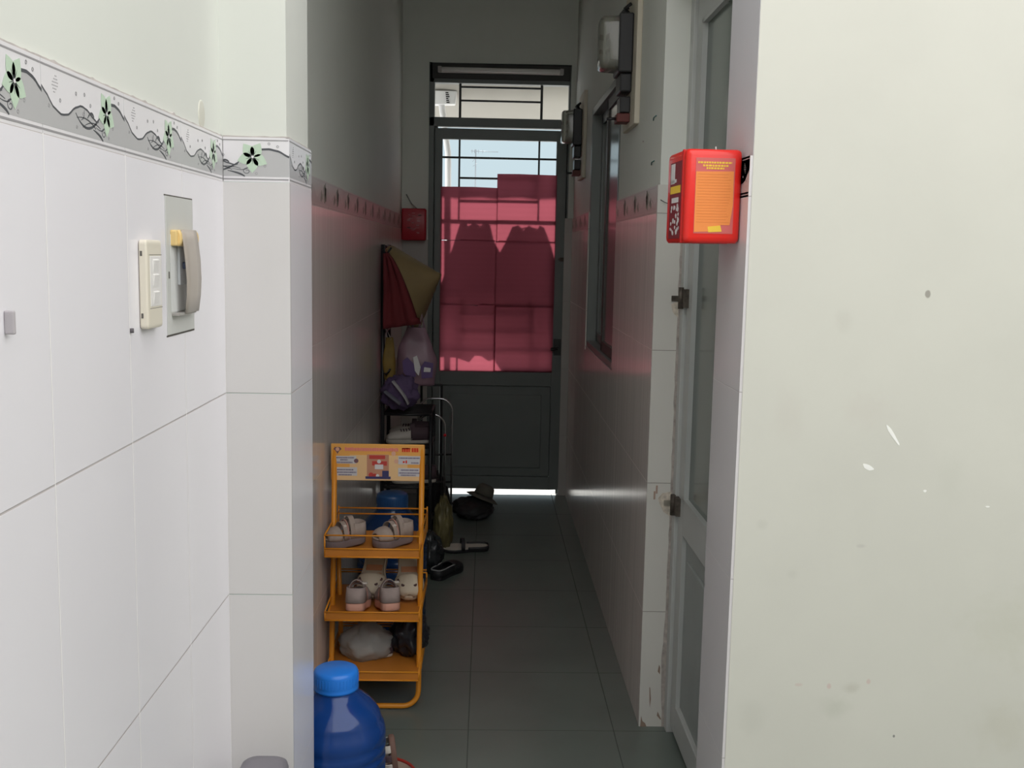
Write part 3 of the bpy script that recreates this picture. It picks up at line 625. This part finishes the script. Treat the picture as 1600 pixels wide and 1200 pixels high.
meter((0, 6.30, 2.275), .95, 'far electric meter with black base and clear cover beside the back door', 'cream board behind the far meter beside the back door')

# ------------------------------------------------------------------ blue water bottles
blue_w = mat('blue_water_plastic', (.012,.075,.34), .09, trans=.45, spec=.7, ior=1.4); blue_cap = mat('bright_blue_cap', (.02,.20,.72), .3)
def bottle(loc, lb, s=1.0, rz=0):
    e = empty('water_bottle', loc, lb, 'water bottle', 'blue water bottles')
    pr = [(.001,0),(.10,0),(.122,.006),(.130,.02),(.131,.05),(.126,.058),(.131,.066),(.131,.11),(.126,.118),(.131,.126),(.132,.175),(.127,.184),(.132,.193),(.133,.245),(.127,.252),(.133,.259),(.133,.272),(.127,.279),(.133,.286),(.134,.305),(.129,.313),(.134,.322),(.133,.340),(.128,.358),(.122,.368),(.121,.376),(.117,.387),(.106,.404),(.090,.421),(.073,.435),(.062,.446),(.057,.456),(.057,.47)]
    g = G(); g.lathe([(r*s, z*s) for r, z in pr], n=56); g.build('bottle_body', blue_w, e)
    g = G(); g.lathe([(.056*s,.456*s),(.060*s,.456*s),(.0605*s,.462*s),(.0590*s,.466*s),(.0600*s,.470*s),(.0600*s,.500*s),(.057*s,.508*s),(.050*s,.512*s),(.001,.514*s)], n=56); c = g.build('cap', blue_cap, e)
    g = G()
    for k in range(40): q_ = 2*math.pi*k/40; g.box((.0597*s*math.cos(q_)-.0008, .0597*s*math.sin(q_)-.0008, .474*s), (.0597*s*math.cos(q_)+.0008, .0597*s*math.sin(q_)+.0008, .496*s))
    g.build('grip_ribs', blue_cap, c)
    g = G(); g.lathe([(.001,.012),(.126*s,.02*s),(.1265*s,.25*s),(.001,.25*s)], n=40); g.build('water', mat('water', (.25,.55,.70), .05, trans=.9, ior=1.33), e)
bottle((-.388, 2.70, 0), 'nearest blue water bottle with bright blue cap, at the tiled pier')
blue_w = mat('dark_blue_plastic', (.008,.045,.16), .15, trans=.3); blue_cap = mat('navy_cap', (.015,.07,.20), .3)
bottle((-.395, 4.45, 0), 'dark blue water bottle standing behind the yellow rack', 1.14)

# ------------------------------------------------------------------ yellow display rack
oy = mat('orange_yellow_enamel', (.72,.27,.018), .38); oyd = mat('orange_tray_enamel', (.55,.20,.03), .42, noise_amt=.08, noise_scale=12)
rk = empty('display_rack', (-.384, 3.65, 0), 'orange-yellow folding metal shoe rack with printed header board', 'rack')
q = rel(rk); xa, xb = -.535, -.222
g = G(); rad = .05
pts = [(xa, 3.70, .935), (xa, 3.66, .5), (xa, 3.60, .09)]+[(xa+rad-rad*math.cos(R(t)), 3.59-.012*t/90*1.5, .06-.048*math.sin(R(t))+.0) for t in range(15, 91, 15)]
pts += [(xb-rad+rad*math.sin(R(t)), 3.572+.012*t/90*1.5, .012+.048*(1-math.cos(R(t)))) for t in range(0, 91, 15)]+[(xb, 3.60, .09), (xb, 3.66, .5), (xb, 3.70, .935)]
g.tube([q(*p) for p in pts], .0095, n=12); g.build('front_frame', oy, rk)
g = G(); pts = [(xa+.012, 3.69, .62), (xa+.012, 3.80, .06), (xa+.03, 3.81, .018), (xb-.03, 3.81, .018), (xb-.008, 3.80, .06), (xb-.008, 3.69, .62)]
g.tube([q(*p) for p in pts], .0085, n=10); g.build('rear_frame', oy, rk)
def tray(zf, zb, yf, yb_, deep, name='tray'):
    g = G(); w = .0028
    g.add([q(xa-.004, yf, zf-deep), q(xb+.004, yf, zf-deep), q(xb+.010, yb_, zb-deep), q(xa-.004, yb_, zb-deep)], [(0,1,2,3)])
    g.add([q(xa-.004, yf, zf-deep), q(xb+.004, yf, zf-deep), q(xb+.004, yf, zf-deep+.030), q(xa-.004, yf, zf-deep+.030)], [(0,1,2,3)])
    t = g.build(name, oyd, rk, solid=.0012)
    g = G(); a = [(xa-.006, yf-.002), (xb+.006, yf-.002), (xb+.012, yb_), (xa-.006, yb_)]
    for dz in ((0, -deep+.028, -deep-.001) if deep > .05 else (0, -deep)):
        g.tube([q(a[0][0], a[0][1], zf+dz), q(a[1][0], a[1][1], zf+dz)], w)
    for dz in (.012, -.010) if deep > .05 else (.03, .02): g.tube([q(a[3][0], a[3][1], zb+dz), q(a[2][0], a[2][1], zb+dz)], w)
    for (x, _), (x2, _) in ((a[1], a[2]), (a[0], a[3])):
        for dz in (0, -deep): g.tube([q(x, yf, zf+dz), q(x2, yb_, zb+dz*.9)], w)
        g.tube([q(x, yf, zf-deep), q(x, yf, zf)], w); g.tube([q(x2, yb_, zb-deep), q(x2, yb_, zb+.02)], w)
    g.build('wire_rail', oy, t)
    for x, x2 in ((xa-.006, xa-.006), (xb+.006, xb+.012)): g = G(); g.add([q(x, yf+.12, zf-deep), q(x2, yb_, zb-deep), q(x2, yb_, zb-.01)], [(0,1,2)]); g.build('side_gusset', oy, t, solid=.0012)
tray(.655, .655, 3.50, 3.84, .075); tray(.383, .400, 3.50, 3.84, .030); tray(.168, .188, 3.50, 3.84, .030)
g = G(); g.box(q(xa-.012, 3.690, .805), q(xb+.008, 3.697, .938)); hb = g.build('header_board', mat('header_orange', (.85,.42,.10), .4), rk, bevel=.002)
def hpr(u, v): return (xa-.012+u*.333, .805+(1-v)*.133)   # u 0..1 across, v 0..1 down
def hbox(g, u0, v0, u1, v1, d, mi=0):
    a, b = hpr(u0, v0), hpr(u1, v1); g.box(q(a[0], 3.690-d, a[1]), q(b[0], 3.6899, b[1]), mi)
g = G(); hbox(g, .20, .30, .82, .90, .0004); hbox(g, .02, .86, .98, .99, .0005); g.build('pale_glow_print', mat('pale_yellow_print', (.83,.55,.28), .5), hb)
g = G()
cw = mat('caption_white', (.62,.60,.62), .5)
for u0, v0, u1, v1 in ((.02,.33,.27,.54), (.02,.64,.28,.87), (.72,.31,.96,.54), (.72,.64,.96,.87)): g = G(); hbox(g, u0, v0, u1, v1, .0008); g.build('white_caption', cw, hb)
g = G(); random.seed(11)
for u0, u1, v in ((.03,.25,.36),(.10,.18,.42),(.05,.23,.49),(.05,.24,.69),(.03,.27,.76),(.08,.22,.83),(.73,.95,.35),(.86,.94,.48),(.75,.94,.68),(.73,.96,.76),(.75,.91,.82)):
    u = u0
    while u < u1: w = random.uniform(.006, .014); hbox(g, u, v, min(u+w, u1), v+.035, .0012); u += w+.004
g.build('caption_print', mat('dark_print', (.16,.13,.22), .6), hb)
g = G(); u = .15
while u < .72: w = random.uniform(.008, .016); hbox(g, u, .09+random.uniform(0,.02), u+w, .19, .0012); u += w+.006
g.build('pink_heading', mat('pink_print', (.80,.22,.25), .6), hb)
g = G()
for u0, u1 in ((.76,.775),(.78,.80),(.805,.825),(.83,.845),(.865,.885),(.89,.91),(.915,.935)): hbox(g, u0, .09, u1, .20, .0014)
hbox(g, .76, .09, .85, .12, .0014); hbox(g, .80, .43, .815, .51, .0014); hbox(g, .77, .45, .79, .50, .0014); g.build('red_heading', mat('red_print', (.75,.05,.02), .6), hb)
def disc(g, u, v, r, d, mi=0):
    a = hpr(u, v); g.prism([(a[0]+r*math.cos(R(k*24)), a[1]+r*math.sin(R(k*24))) for k in range(15)], lambda x, z, t: q(x, 3.6899-t, z), 0, d, mi)
g = G(); a = hpr(.07, .17); g.prism([(a[0]+x*.011, a[1]+y*.011) for x, y in ((-1.3,.3),(-.8,.95),(.8,.95),(1.3,.3),(.6,-.3),(.15,-1.0),(0,-1.3),(-.15,-1.0),(-.6,-.3))], lambda x, z, t: q(x, 3.6899-t, z), 0, .0012)
disc(g, .27, .46, .008, .0012); g.build('round_emblem', mat('plum_print', (.20,.10,.12), .6), hb)
g = G(); disc(g, .07, .15, .007, .0016); disc(g, .70, .46, .008, .0012); disc(g, .67, .25, .008, .001); g.build('pale_emblem', mat('peach_print', (.75,.42,.30), .6), hb)
g = G(); hbox(g, .385, .28, .62, .93, .0014); pk = g.build('picture_panel', mat('picture_tan', (.55,.27,.17), .5), hb)
g = G(); hbox(g, .41, .30, .58, .40, .002); hbox(g, .44, .46, .60, .58, .002); disc(g, .43, .84, .009, .002); disc(g, .47, .86, .008, .002); g.build('red_print', mat('picture_red', (.55,.06,.05), .5), pk)
g = G(); hbox(g, .47, .55, .56, .68, .0026); disc(g, .515, .47, .007, .0026); disc(g, .50, .86, .006, .0026); g.build('white_print', whp, pk)
g = G(); hbox(g, .37, .88, .64, .945, .0028); hbox(g, .55, .72, .62, .88, .0024); g.build('navy_print', mat('picture_navy', (.05,.045,.14), .5), pk)

# ------------------------------------------------------------------ shoes
WT = [(0,.40),(.04,.62),(.1,.74),(.2,.78),(.35,.74),(.5,.80),(.65,.96),(.75,1.0),(.85,.93),(.93,.72),(.98,.45),(1,.22)]
def wt(t):
    for (a, p), (b, q_) in zip(WT, WT[1:]):
        if a <= t <= b: k = (t-a)/(b-a); return p+(q_-p)*k
    return .3
def outline(L, W, k=1.0):
    ts = [0,.015,.04,.08,.14,.2,.28,.36,.45,.55,.65,.74,.82,.88,.93,.965,.99,1.0]
    l = [(-wt(t)*W/2*k, (t-.5)*L*(.5+.5*k)) for t in ts]; r = [(wt(t)*W/2*k, (t-.5)*L*(.5+.5*k)) for t in reversed(ts)]
    return l+r
def sole(e, L, W, h0, h1, m, name='sole', k=1.0, rise=0):
    g = G(); o = outline(L, W, k)
    lay = [(.94, h0), (1.0, h0+(h1-h0)*.2), (1.0, h0+(h1-h0)*.8), (.97, h1)]
    g.grid([[(x*s, y*s, z+rise*max(0, -y/L)) for x, y in o] for s, z in lay], closed=True)
    for s, z in (lay[0], lay[-1]): g.add([(x*s, y*s, z+rise*max(0, -y/L)) for x, y in o], [tuple(range(len(o)))])
    return g.build(name, m, e)
def dome(e, L, W, t0, t1, z0, hf, m, name, kw=1.0, th=.003, n=12, nt_=10):
    g = G(); rows = []
    for i in range(nt_+1):
        t = t0+(t1-t0)*i/nt_; w = wt(t)*W/2*kw; h = hf(t)
        rows.append([(w*math.cos(math.pi*k/n), (t-.5)*L, z0+h*math.sin(math.pi*k/n)**.8) for k in range(n+1)])
    g.grid(rows); return g.build(name, m, e, solid=th)
def heel(e, L, W, t1, z0, z1, m, name='heel_strap', th=.004):
    g = G(); pts = []
    ts = [t1-t1*i/8 for i in range(9)]
    for t in ts: pts.append((-wt(t)*W/2, (t-.5)*L))
    pts.append((0, (-.505)*L))
    for t in reversed(ts): pts.append((wt(t)*W/2, (t-.5)*L))
    g.grid([[(x, y, z0) for x, y in pts], [(x*.97, y, (z0+z1)/2) for x, y in pts], [(x*.92, y*.98, z1) for x, y in pts]]); return g.build(name, m, e, solid=th)
def copy_tree(o, parent=None):
    c = o.copy(); col_.objects.link(c); c.parent = parent
    for ch in list(o.children): copy_tree(ch, c)
    return c
def place(o, loc, rot, label, group):
    o.location = loc; o.rotation_euler = rot; o['label'] = label; o['group'] = group
taupe = mat('taupe_fabric', (.34,.27,.25), .8, noise_amt=.12, noise_scale=30); taupe2 = mat('pale_taupe_fabric', (.36,.29,.25), .75, noise_amt=.1, noise_scale=30)
rose = mat('dusty_rose_trim', (.45,.24,.20), .7); sole_d = mat('mauve_grey_sole', (.20,.16,.16), .7); salmon = mat('salmon_sole', (.62,.32,.24), .7); velcro = mat('pale_velcro', (.60,.55,.50), .7)
def toddler_sandal(L, W, low, up):
    e = empty('chunky_sandal', (0,0,0), '', 'shoe')
    sole(e, L, W, 0, .030, low, rise=.012 if low is not salmon else 0); sole(e, L, W*.93, .029, .036, up, 'footbed', rise=.012)
    dome(e, L, W, .66, .97, .030, lambda t: .040*math.sqrt(max(0, 1-((t-.66)/.36)**2)), up, 'toe_cap')
    dome(e, L, W, .50, .62, .030, lambda t: .056, up, 'instep_strap', 1.03)
    s_ = dome(e, L, W, .30, .43, .030, lambda t: .074, up, 'ankle_strap', 1.0)
    g = G(); g.box((.018, -.17*L, .088), (.036, -.10*L, .096)); g.build('velcro_tab', velcro, s_, bevel=.002)
    g = G(); g.box((-.032, .02*L, .073), (-.016, .10*L, .080)); g.build('velcro_tab', velcro, s_, bevel=.002)
    heel(e, L, W, .34, .030, .082, up, 'heel_counter')
    dome(e, L, W, .48, .51, .032, lambda t: .061, rose, 'rose_trim', 1.03)
    return e
ts = toddler_sandal(.150, .092, sole_d, taupe2)
place(ts, (-.492, 3.63, .583), (0,0,R(122)), 'left taupe chunky sandal on the rack\'s top shelf', 'taupe sandals on the top shelf')
t2 = copy_tree(ts); place(t2, (-.322, 3.645, .583), (0,0,R(128)), 'right taupe chunky sandal on the rack\'s top shelf, by the upright', 'taupe sandals on the top shelf')
ss = toddler_sandal(.155, .086, salmon, taupe)
place(ss, (-.438, 3.575, .371), (R(-9),0,R(-2)), 'left grey sandal with salmon sole, heel showing, on middle shelf', 'salmon soled sandals on the middle shelf')
s2 = copy_tree(ss); place(s2, (-.330, 3.582, .371), (R(-9),0,R(14)), 'right grey sandal with salmon sole beside the clog, middle shelf', 'salmon soled sandals on the middle shelf')
creamf = mat('cream_foam', (.60,.52,.40), .6); hole_m = mat('dark_hole', (.08,.04,.04), .8); orange_f = mat('faded_orange_foam', (.60,.28,.15), .6)
def clog(L, W):
    e = empty('foam_clog', (0,0,0), '', 'shoe')
    sole(e, L, W, 0, .028, creamf); sole(e, L*.97, W*.93, .026, .031, creamf, 'footbed'); g = G(); g.box((-.03, -.03, .030), (.03, -.005, .0335)); g.box((-.03, .005, .030), (.03, .03, .0335)); g.build('orange_patch', orange_f, e, bevel=.002)
    hf = lambda t: .052*math.sqrt(max(0.02, 1-((t-.50)/.52)**2))
    u = dome(e, L, W, .66, .995, .024, hf, creamf, 'upper', 1.02, .005)
    for t, ys in ((.76, (-.7,.7)), (.86, (-.45,.45))):
        for f in ys:
            w = wt(t)*W/2*1.02; a = math.acos(max(-.95, min(.95, f))); x = w*math.cos(a); z = .024+hf(t)*math.sin(a)**.8+.0025
            g = G(); g.lathe([(.0005,.001),(.0065,.001),(.0065,-.002)], (x, (t-.5)*L, z), n=10); g.build('vent_hole', hole_m, u)
    heel(e, L, W, .66, .02, .040, creamf, 'side_rim')
    return e
c1 = clog(.20, .104); place(c1, (-.268, 3.735, .430), (R(-36), 0, R(184)), 'cream perforated foam clog at the right of middle shelf', 'cream clogs on the middle shelf')
c2 = copy_tree(c1); place(c2, (-.395, 3.735, .436), (R(-38), 0, R(176)), 'cream foam clog behind the salmon soled sandals', 'cream clogs on the middle shelf')
# sneakers on the black rack
whs = mat('off_white_leather', (.50,.46,.41), .55); drk = mat('dark_plum_fabric', (.08,.05,.06), .8)
def sneaker(L, W, a, b):
    e = empty('sneaker', (0,0,0), '', 'shoe')
    sole(e, L, W, 0, .028, a)
    def hf(t): return .045*math.sqrt(max(.03, 1-((t-.55)/.46)**2)) if t > .55 else .045+.035*(.55-t)/.55
    u = dome(e, L, W, .42, .99, .024, hf, a, 'upper', 1.0, .004); heel(e, L, W, .45, .02, .088, b, 'heel_collar')
    g = G()
    for t in (.48, .54, .60, .66): g.tube([(-.022, (t-.5)*L, .024+hf(t)*.96), (0, (t-.49)*L, .030+hf(t)), (.022, (t-.5)*L, .024+hf(t)*.96)], .003)
    g.build('laces', b, u)
    dome(e, L, W, .36, .46, .05, lambda t: .055, b, 'tongue', .5)
    return e
n1 = sneaker(.235, .085, whs, drk); place(n1, (-.405, 5.50, .610), (0,0,R(98)), 'nearer white sneaker with dark collar on the black rack', 'white sneakers on the black rack')
n2 = copy_tree(n1); place(n2, (-.405, 5.66, .610), (0,0,R(84)), 'white sneaker behind the nearer one on the black rack', 'white sneakers on the black rack')
n3 = copy_tree(n1); place(n3, (-.375, 5.52, .392), (0,0,R(100)), 'pale sneaker low on the black rack behind the header board', 'shoes on the lower black shelf')
# floor shoes
blkr = mat('black_rubber', (.02,.02,.022), .5); insole = mat('cream_insole', (.50,.46,.40), .6)
fs = empty('flat_sandal', (0,0,0), '', 'shoe'); sole(fs, .255, .095, 0, .018, blkr); sole(fs, .255, .088, .0175, .0205, insole, 'insole', .97)
dome(fs, .255, .095, .52, .60, .012, lambda t: .055, blkr, 'cross_strap', 1.0); heel(fs, .255, .095, .45, .012, .03, blkr, 'side_rim')
place(fs, (-.095, 5.57, 0), (R(0), R(-10), R(98)), 'black flat sandal with a cream insole on the dark floor', 'loose shoes on the floor')
fs.location.z = .008
sp2 = empty('slip_on_shoe', (-.178, 5.15, 0), 'black slip-on shoe with pale rim, nearest on the floor', 'shoe', 'loose shoes on the floor', (0,0,R(-28)))
sole(sp2, .25, .098, 0, .022, blkr); dome(sp2, .25, .096, .56, .99, .018, lambda t: .045*math.sqrt(max(.03, 1-((t-.5)/.52)**2)), blkr, 'upper')
heel(sp2, .25, .096, .58, .016, .052, blkr, 'heel_quarter')
g = G(); o_ = [(x*.93, y*.97) for x, y in outline(.25, .096) if y < .02]; g.tube([(x, y, .054) for x, y in sorted([p for p in o_ if p[0] < 0], key=lambda p: -p[1])+sorted([p for p in o_ if p[0] > 0], key=lambda p: p[1])], .0028); g.build('rim_piping', mat('grey_piping', (.42,.42,.42), .5), sp2)
# flowered sandal leaning by the near bottle
lean = empty('strappy_sandal', (-.243, 2.96, .11), 'brown and white strappy sandal standing upright behind nearest water bottle', 'shoe', None, (R(96), 0, R(-80)))
sole(lean, .20, .075, 0, .018, mat('brown_sole', (.16,.09,.07), .7))
for t, m_ in ((.86, whs), (.72, drk), (.58, velcro), (.44, rose), (.30, velcro)): dome(lean, .20, .075, t-.05, t+.05, .016, lambda t: .035, m_, 'strap')
heel(lean, .20, .075, .2, .01, .05, velcro, 'heel_counter'); lean.location.z = .100
# red rimmed basin
bs = empty('basin', (-.300, 2.945, 0), 'brown basin with a red rim behind the nearest water bottle', 'basin')
g = G(); g.lathe([(.001,.004),(.075,.004),(.085,.012),(.112,.075),(.108,.075),(.082,.014),(.001,.008)], n=44); g.build('bowl', mat('beige_brown_plastic', (.30,.22,.17), .5), bs)
g = G(); g.lathe([(.109,.073),(.116,.073),(.118,.078),(.114,.083),(.109,.081),(.109,.073)], n=44); g.build('rim', mat('dark_red_rim', (.35,.03,.02), .3), bs)

# ------------------------------------------------------------------ bags
def blob(name, m, c, rad, seed, amt=.18, parent=None, n=28, flat_bottom=True, sc=3.0, pinch=0):
    g = G(); rows = []
    for i in range(n+1):
        ph = math.pi*i/n; row = []
        for k in range(n*2):
            th = math.pi*k/n; d = Vector((math.sin(ph)*math.cos(th), math.sin(ph)*math.sin(th), math.cos(ph)))
            f = 1+amt*noise.noise(d*sc+Vector((seed, seed*.7, 0)))+amt*.5*noise.noise(d*sc*3+Vector((seed, 0, 3)))
            x, y, z = d.x*rad[0]*f, d.y*rad[1]*f, d.z*rad[2]*f
            if pinch and d.z > 0: s = 1-pinch*d.z**2; x *= s; y *= s
            if flat_bottom: z = max(z, -rad[2]*.8)
            row.append((c[0]+x, c[1]+y, c[2]+z))
        rows.append(row)
    g.grid(rows, closed=True); return g.build(name, m, parent)
clear = mat('clear_plastic_bag', (.62,.62,.60), .25, trans=.55, ior=1.15, bump=.6, noise_scale=18, noise_amt=.05)
cb = empty('plastic_bag', (-.418, 3.70, .142), 'clear plastic bag wrapped round white shoes on the bottom shelf', 'bag')
blob('bag_film', clear, (0, 0, .058), (.102, .085, .072), 3, .16, cb, sc=2.2, pinch=.3)
n4 = copy_tree(n1); place(n4, (-.400, 3.69, .153), (0,0,R(92)), 'white shoe inside the clear plastic bag on bottom shelf', 'wrapped shoe'); del n4['group']; n4.scale = (.75,.65,.62)
blackb = mat('black_plastic_bag', (.018,.018,.024), .3, bump=.5, noise_scale=14)
o = blob('plastic_bag', blackb, (-.262, 3.73, .222), (.068, .085, .085), 8, .3, sc=2.5); tag(o, 'crumpled black plastic bag at right end of the bottom shelf', 'bag')
pinkbag = mat('pink_mauve_bag', (.25,.15,.19), .4, bump=.5, noise_scale=14, noise_amt=.15); purple = mat('purple_print', (.12,.07,.20), .5)
pb = empty('shopping_bag', (-.365, 5.45, 1.06), 'pink plastic shopping bag with purple print hanging under the conical hat', 'bag')
def panelbag(e, w, d, z0, z1, m, seed, name='bag_body', top=.5):
    g = G(); rows = []
    for i in range(19):
        t = i/18; z = z0+(z1-z0)*t; k = (1-(1-top)*max(0, t-.45)/.55)
        row = []
        for j in range(32):
            a = 2*math.pi*j/32; x = w*k*(abs(math.cos(a))**.6)*(1 if math.cos(a) > 0 else -1); y = d*k*math.sin(a)*(.4+.6*math.sin(math.pi*min(1, t+.25)))
            nz = noise.noise(Vector((x*14+seed, y*14, z*9))); row.append((x+nz*.012, y+nz*.016, z))
        rows.append(row)
    g.grid(rows, closed=True); g.add([rows[0][j] for j in range(32)], [tuple(range(32))]); return g.build(name, m, e)
bb_ = panelbag(pb, .105, .055, -.13, .17, pinkbag, 2)
g = G(); g.prism([(-.05,-.06),(-.02,-.09),(.015,-.08),(.01,-.02),(-.03,.02),(-.055,.0)], lambda u, v, t: (u-.01, -.062-t, v), 0, .002)
g.prism([(.035,-.09),(.09,-.085),(.095,-.01),(.05,.0),(.03,-.03)], lambda u, v, t: (u, -.058-t, v), 0, .002); g.build('purple_shape', purple, pb)
g = G(); g.prism([(.0,-.05),(.02,-.075),(.03,-.03),(.01,.03),(-.01,.02)], lambda u, v, t: (u, -.066-t, v), 0, .002); g.prism([(.045,-.055),(.08,-.055),(.082,-.035),(.048,-.03)], lambda u, v, t: (u, -.064-t, v), 0, .002); g.build('white_shape', whp, pb)
g = G()
for x in (-.03, .03): g.tube([(x-.015, 0, .16), (x, 0, .24), (x+.015, 0, .16)], .006)
g.build('handle', pinkbag, pb)
yb = empty('yellow_pouch', (-.500, 5.40, 1.06), 'narrow mustard yellow pouch hanging beside the pink bag', 'pouch')
panelbag(yb, .030, .02, -.10, .12, mat('mustard_cloth', (.22,.14,.03), .7, noise_amt=.2), 5, 'pouch_body'); g = G(); g.tube([(-.01, 0, .11), (-.02, .02, .17), (.01, 0, .11)], .003); g.build('handle', whp, yb)
vb = empty('cloth_bag', (-.440, 5.36, .90), 'purple cloth bag with a pale diagonal band above the sneakers', 'bag')
o = blob('bag_body', mat('violet_cloth', (.10,.065,.14), .8, noise_amt=.2), (0,0,0), (.095,.06,.085), 12, .25, vb, flat_bottom=False)
g = G(); g.tube([(-.03, -.062, .065), (.0, -.074, .03), (.03, -.072, -.01), (.05, -.066, -.05)], .016, flat=.35); g.build('pale_band', mat('lilac_band', (.42,.40,.42), .7), vb)
g = G(); g.tube([(-.07, -.05, .01), (-.03, -.068, -.02), (.01, -.07, -.05)], .020, flat=.4); g.build('grey_pocket', mat('slate_cloth', (.16,.16,.20), .7), vb)
o = blob('shopping_bag', mat('olive_bag', (.14,.12,.05), .45, bump=.4, noise_scale=12, noise_amt=.3), (-.218, 5.60, .138), (.055,.09,.165), 21, .22, pinch=.35); tag(o, 'olive yellow bag standing on floor right of the yellow rack', 'bag')
o = blob('sack', mat('black_sack', (.018,.018,.02), .6, bump=.4, noise_scale=10), (-.065, 6.38, .045), (.125,.20,.056), 31, .2); tag(o, 'low black sack lying on the floor before the back door', 'sack')
o = blob('sack', mat('black_sack_b', (.016,.017,.018), .6, bump=.4, noise_scale=10), (-.30, 6.22, .13), (.09,.12,.16), 37, .25); tag(o, 'taller black sack behind the olive bag', 'sack')
o = blob('plastic_bag', mat('grey_black_bag', (.03,.033,.036), .25, bump=.5, noise_scale=20), (-.265, 5.22, .09), (.062,.11,.11), 41, .25, pinch=.3); tag(o, 'glossy black plastic bag on floor beside the slip-on shoe', 'bag')
# cloth sun hat
hat = empty('sun_hat', (.0, 6.42, .115), 'khaki cloth sun hat lying on the black sack by the door', 'hat', None, (R(-8), R(22), 0))
km = mat('khaki_cloth', (.11,.105,.085), .85)
g = G(); g.lathe([(.001,.085),(.045,.082),(.062,.066),(.070,.03),(.074,0)], n=32); g.build('crown', km, hat, solid=.003)
g = G(); g.lathe([(.074,0),(.10,-.012),(.128,-.028)], n=32); g.build('brim', km, hat, solid=.003); hat.scale = (.82, .82, .8)

# ------------------------------------------------------------------ conical hat and red jacket
straw = mat('palm_leaf_straw', (.27,.19,.09), .6, noise_amt=.12, noise_scale=6)
ch = empty('conical_hat', (-.436, 5.55, 1.435), 'tan palm leaf conical hat hanging sideways on black rack post', 'hat', None)
dirv = Vector((.90, -.24, .32)).normalized(); ch.rotation_euler = dirv.to_track_quat('Z', 'Y').to_euler()
rr = .225; hh = .215; g = G(); pf = []
for i in range(17):
    t = i/16; pf.append((max(.001, rr*(1-t)), hh*t+(.0025 if i % 2 else 0)))
g.lathe(pf, n=56); g.build('hat_cone', straw, ch, solid=.003)
g = G(); g.tube([(rr*math.cos(R(a)), rr*math.sin(R(a)), 0) for a in range(0, 360, 10)], .0035, closed=True); g.build('rim_hoop', mat('bamboo_hoop', (.28,.19,.08), .6), ch)
rj = mat('deep_red_cloth', (.13,.014,.018), .85, noise_amt=.1)
jk = empty('hanging_cloth', (-.450, 5.26, 1.41), 'deep red cloth hanging in a triangle before the conical hat', 'cloth')
g = G(); rows = []
for i in range(15):
    t = i/14; z = .20-.375*t-.0; w0 = -.065; w1 = -.045+.165*t**.75
    if i > 11: w1 -= .0
    rows.append([(w0+(w1-w0)*k/12, -.012*math.sin(k*1.3+t*2)-.01*t, z+(.028*(k/12) if t > .9 else 0)) for k in range(13)])
g.grid(rows); g.build('cloth', rj, jk, solid=.012)
g = G(); g.tube([(-.055, 0, .19), (-.06, .02, .23), (-.045, 0, .19)], .003); g.build('hanging_loop', rj, jk)
# black rack with posts
br = empty('black_shoe_rack', (-.41, 5.58, 0), 'tall black metal shoe rack against the left passage wall', 'rack'); q = rel(br)
bm_ = mat('black_enamel', (.016,.016,.018), .4)
for x, y, h in ((-.535, 5.42, 1.655), (-.535, 5.76, 1.655)):
    g = G(); g.tube([q(x, y, 0), q(x, y, h)], .011, n=12); g.build('post', bm_, br)
for x, y, h in ((-.283, 5.42, .78), (-.283, 5.76, .78)):
    g = G(); g.tube([q(x, y, 0), q(x, y, h)], .009, n=12); g.build('post', bm_, br)
for z in (.165, .385, .600, .775):
    g = G()
    for y in (5.42, 5.76): g.tube([q(-.535, y, z), q(-.283, y, z)], .007)
    for i in range(9): y = 5.45+.285*i/8; g.tube([q(-.535, y, z), q(-.283, y, z)], .0035)
    for x in (-.535, -.283): g.tube([q(x, 5.42, z), q(x, 5.76, z)], .006)
    g.build('wire_shelf', bm_, br)
for z in (1.645, 1.2): g = G(); g.tube([q(-.535, 5.42, z), q(-.535, 5.76, z)], .008); g.build('side_rail', bm_, br)
for y, z in ((5.40, 1.62), (5.38, 1.24), (5.38, 1.0)): g = G(); g.tube([q(-.535, 5.43, z), q(-.51, y-.01, z-.01), q(-.49, y-.01, z+.02)], .005); g.build('hook', bm_, br)
# folding trolley
tr = empty('folding_trolley', (-.25, 5.9, 0), 'folding trolley with black square handle and chrome hoops', 'trolley'); q = rel(tr)
chrome = mat('chrome', (.55,.56,.58), .25, metal=1.0)
def hoop(xa_, xb_, y, zt, r, m, rad, nm):
    g = G(); pts = [(xa_, y, .02), (xa_, y, zt-r)]+[(xa_+r-r*math.cos(R(a)), y, zt-r+r*math.sin(R(a))) for a in range(15, 91, 15)]+[(xb_-r+r*math.sin(R(a)), y, zt-r+r*math.cos(R(a))) for a in range(0, 91, 15)]+[(xb_, y, .02)]
    g.tube([q(*p) for p in pts], rad, n=10); g.build(nm, m, tr)
hoop(-.375, -.185, 5.86, .800, .07, chrome, .006, 'chrome_hoop'); hoop(-.375, -.222, 5.82, .715, .07, chrome, .006, 'chrome_hoop')
hoop(-.36, -.246, 5.88, .875, .006, bm_, .007, 'square_handle')
g = G()
for z in (.15, .32, .48): g.tube([q(-.375, 5.84, z), q(-.185, 5.86, z)], .006)
g.build('cross_bar', bm_, tr)
for x in (-.375, -.185):
    g = G(); g.lathe([(.001,-.012),(.035,-.012),(.04,-.006),(.04,.006),(.035,.012),(.001,.012)], n=24); w_ = g.build('wheel', blkr, tr)
    w_.location = q(x, 5.93, .04); w_.rotation_euler = (0, R(90), 0)
g = G(); g.lathe([(.001,.008),(.008,.008),(.009,0),(.001,-.001)], n=14); o = g.build('red_button', mat('red_reflector', (.7,.02,.03), .3), tr); o.location = q(-.222, 5.808, .60); o.rotation_euler = (R(90), 0, 0)
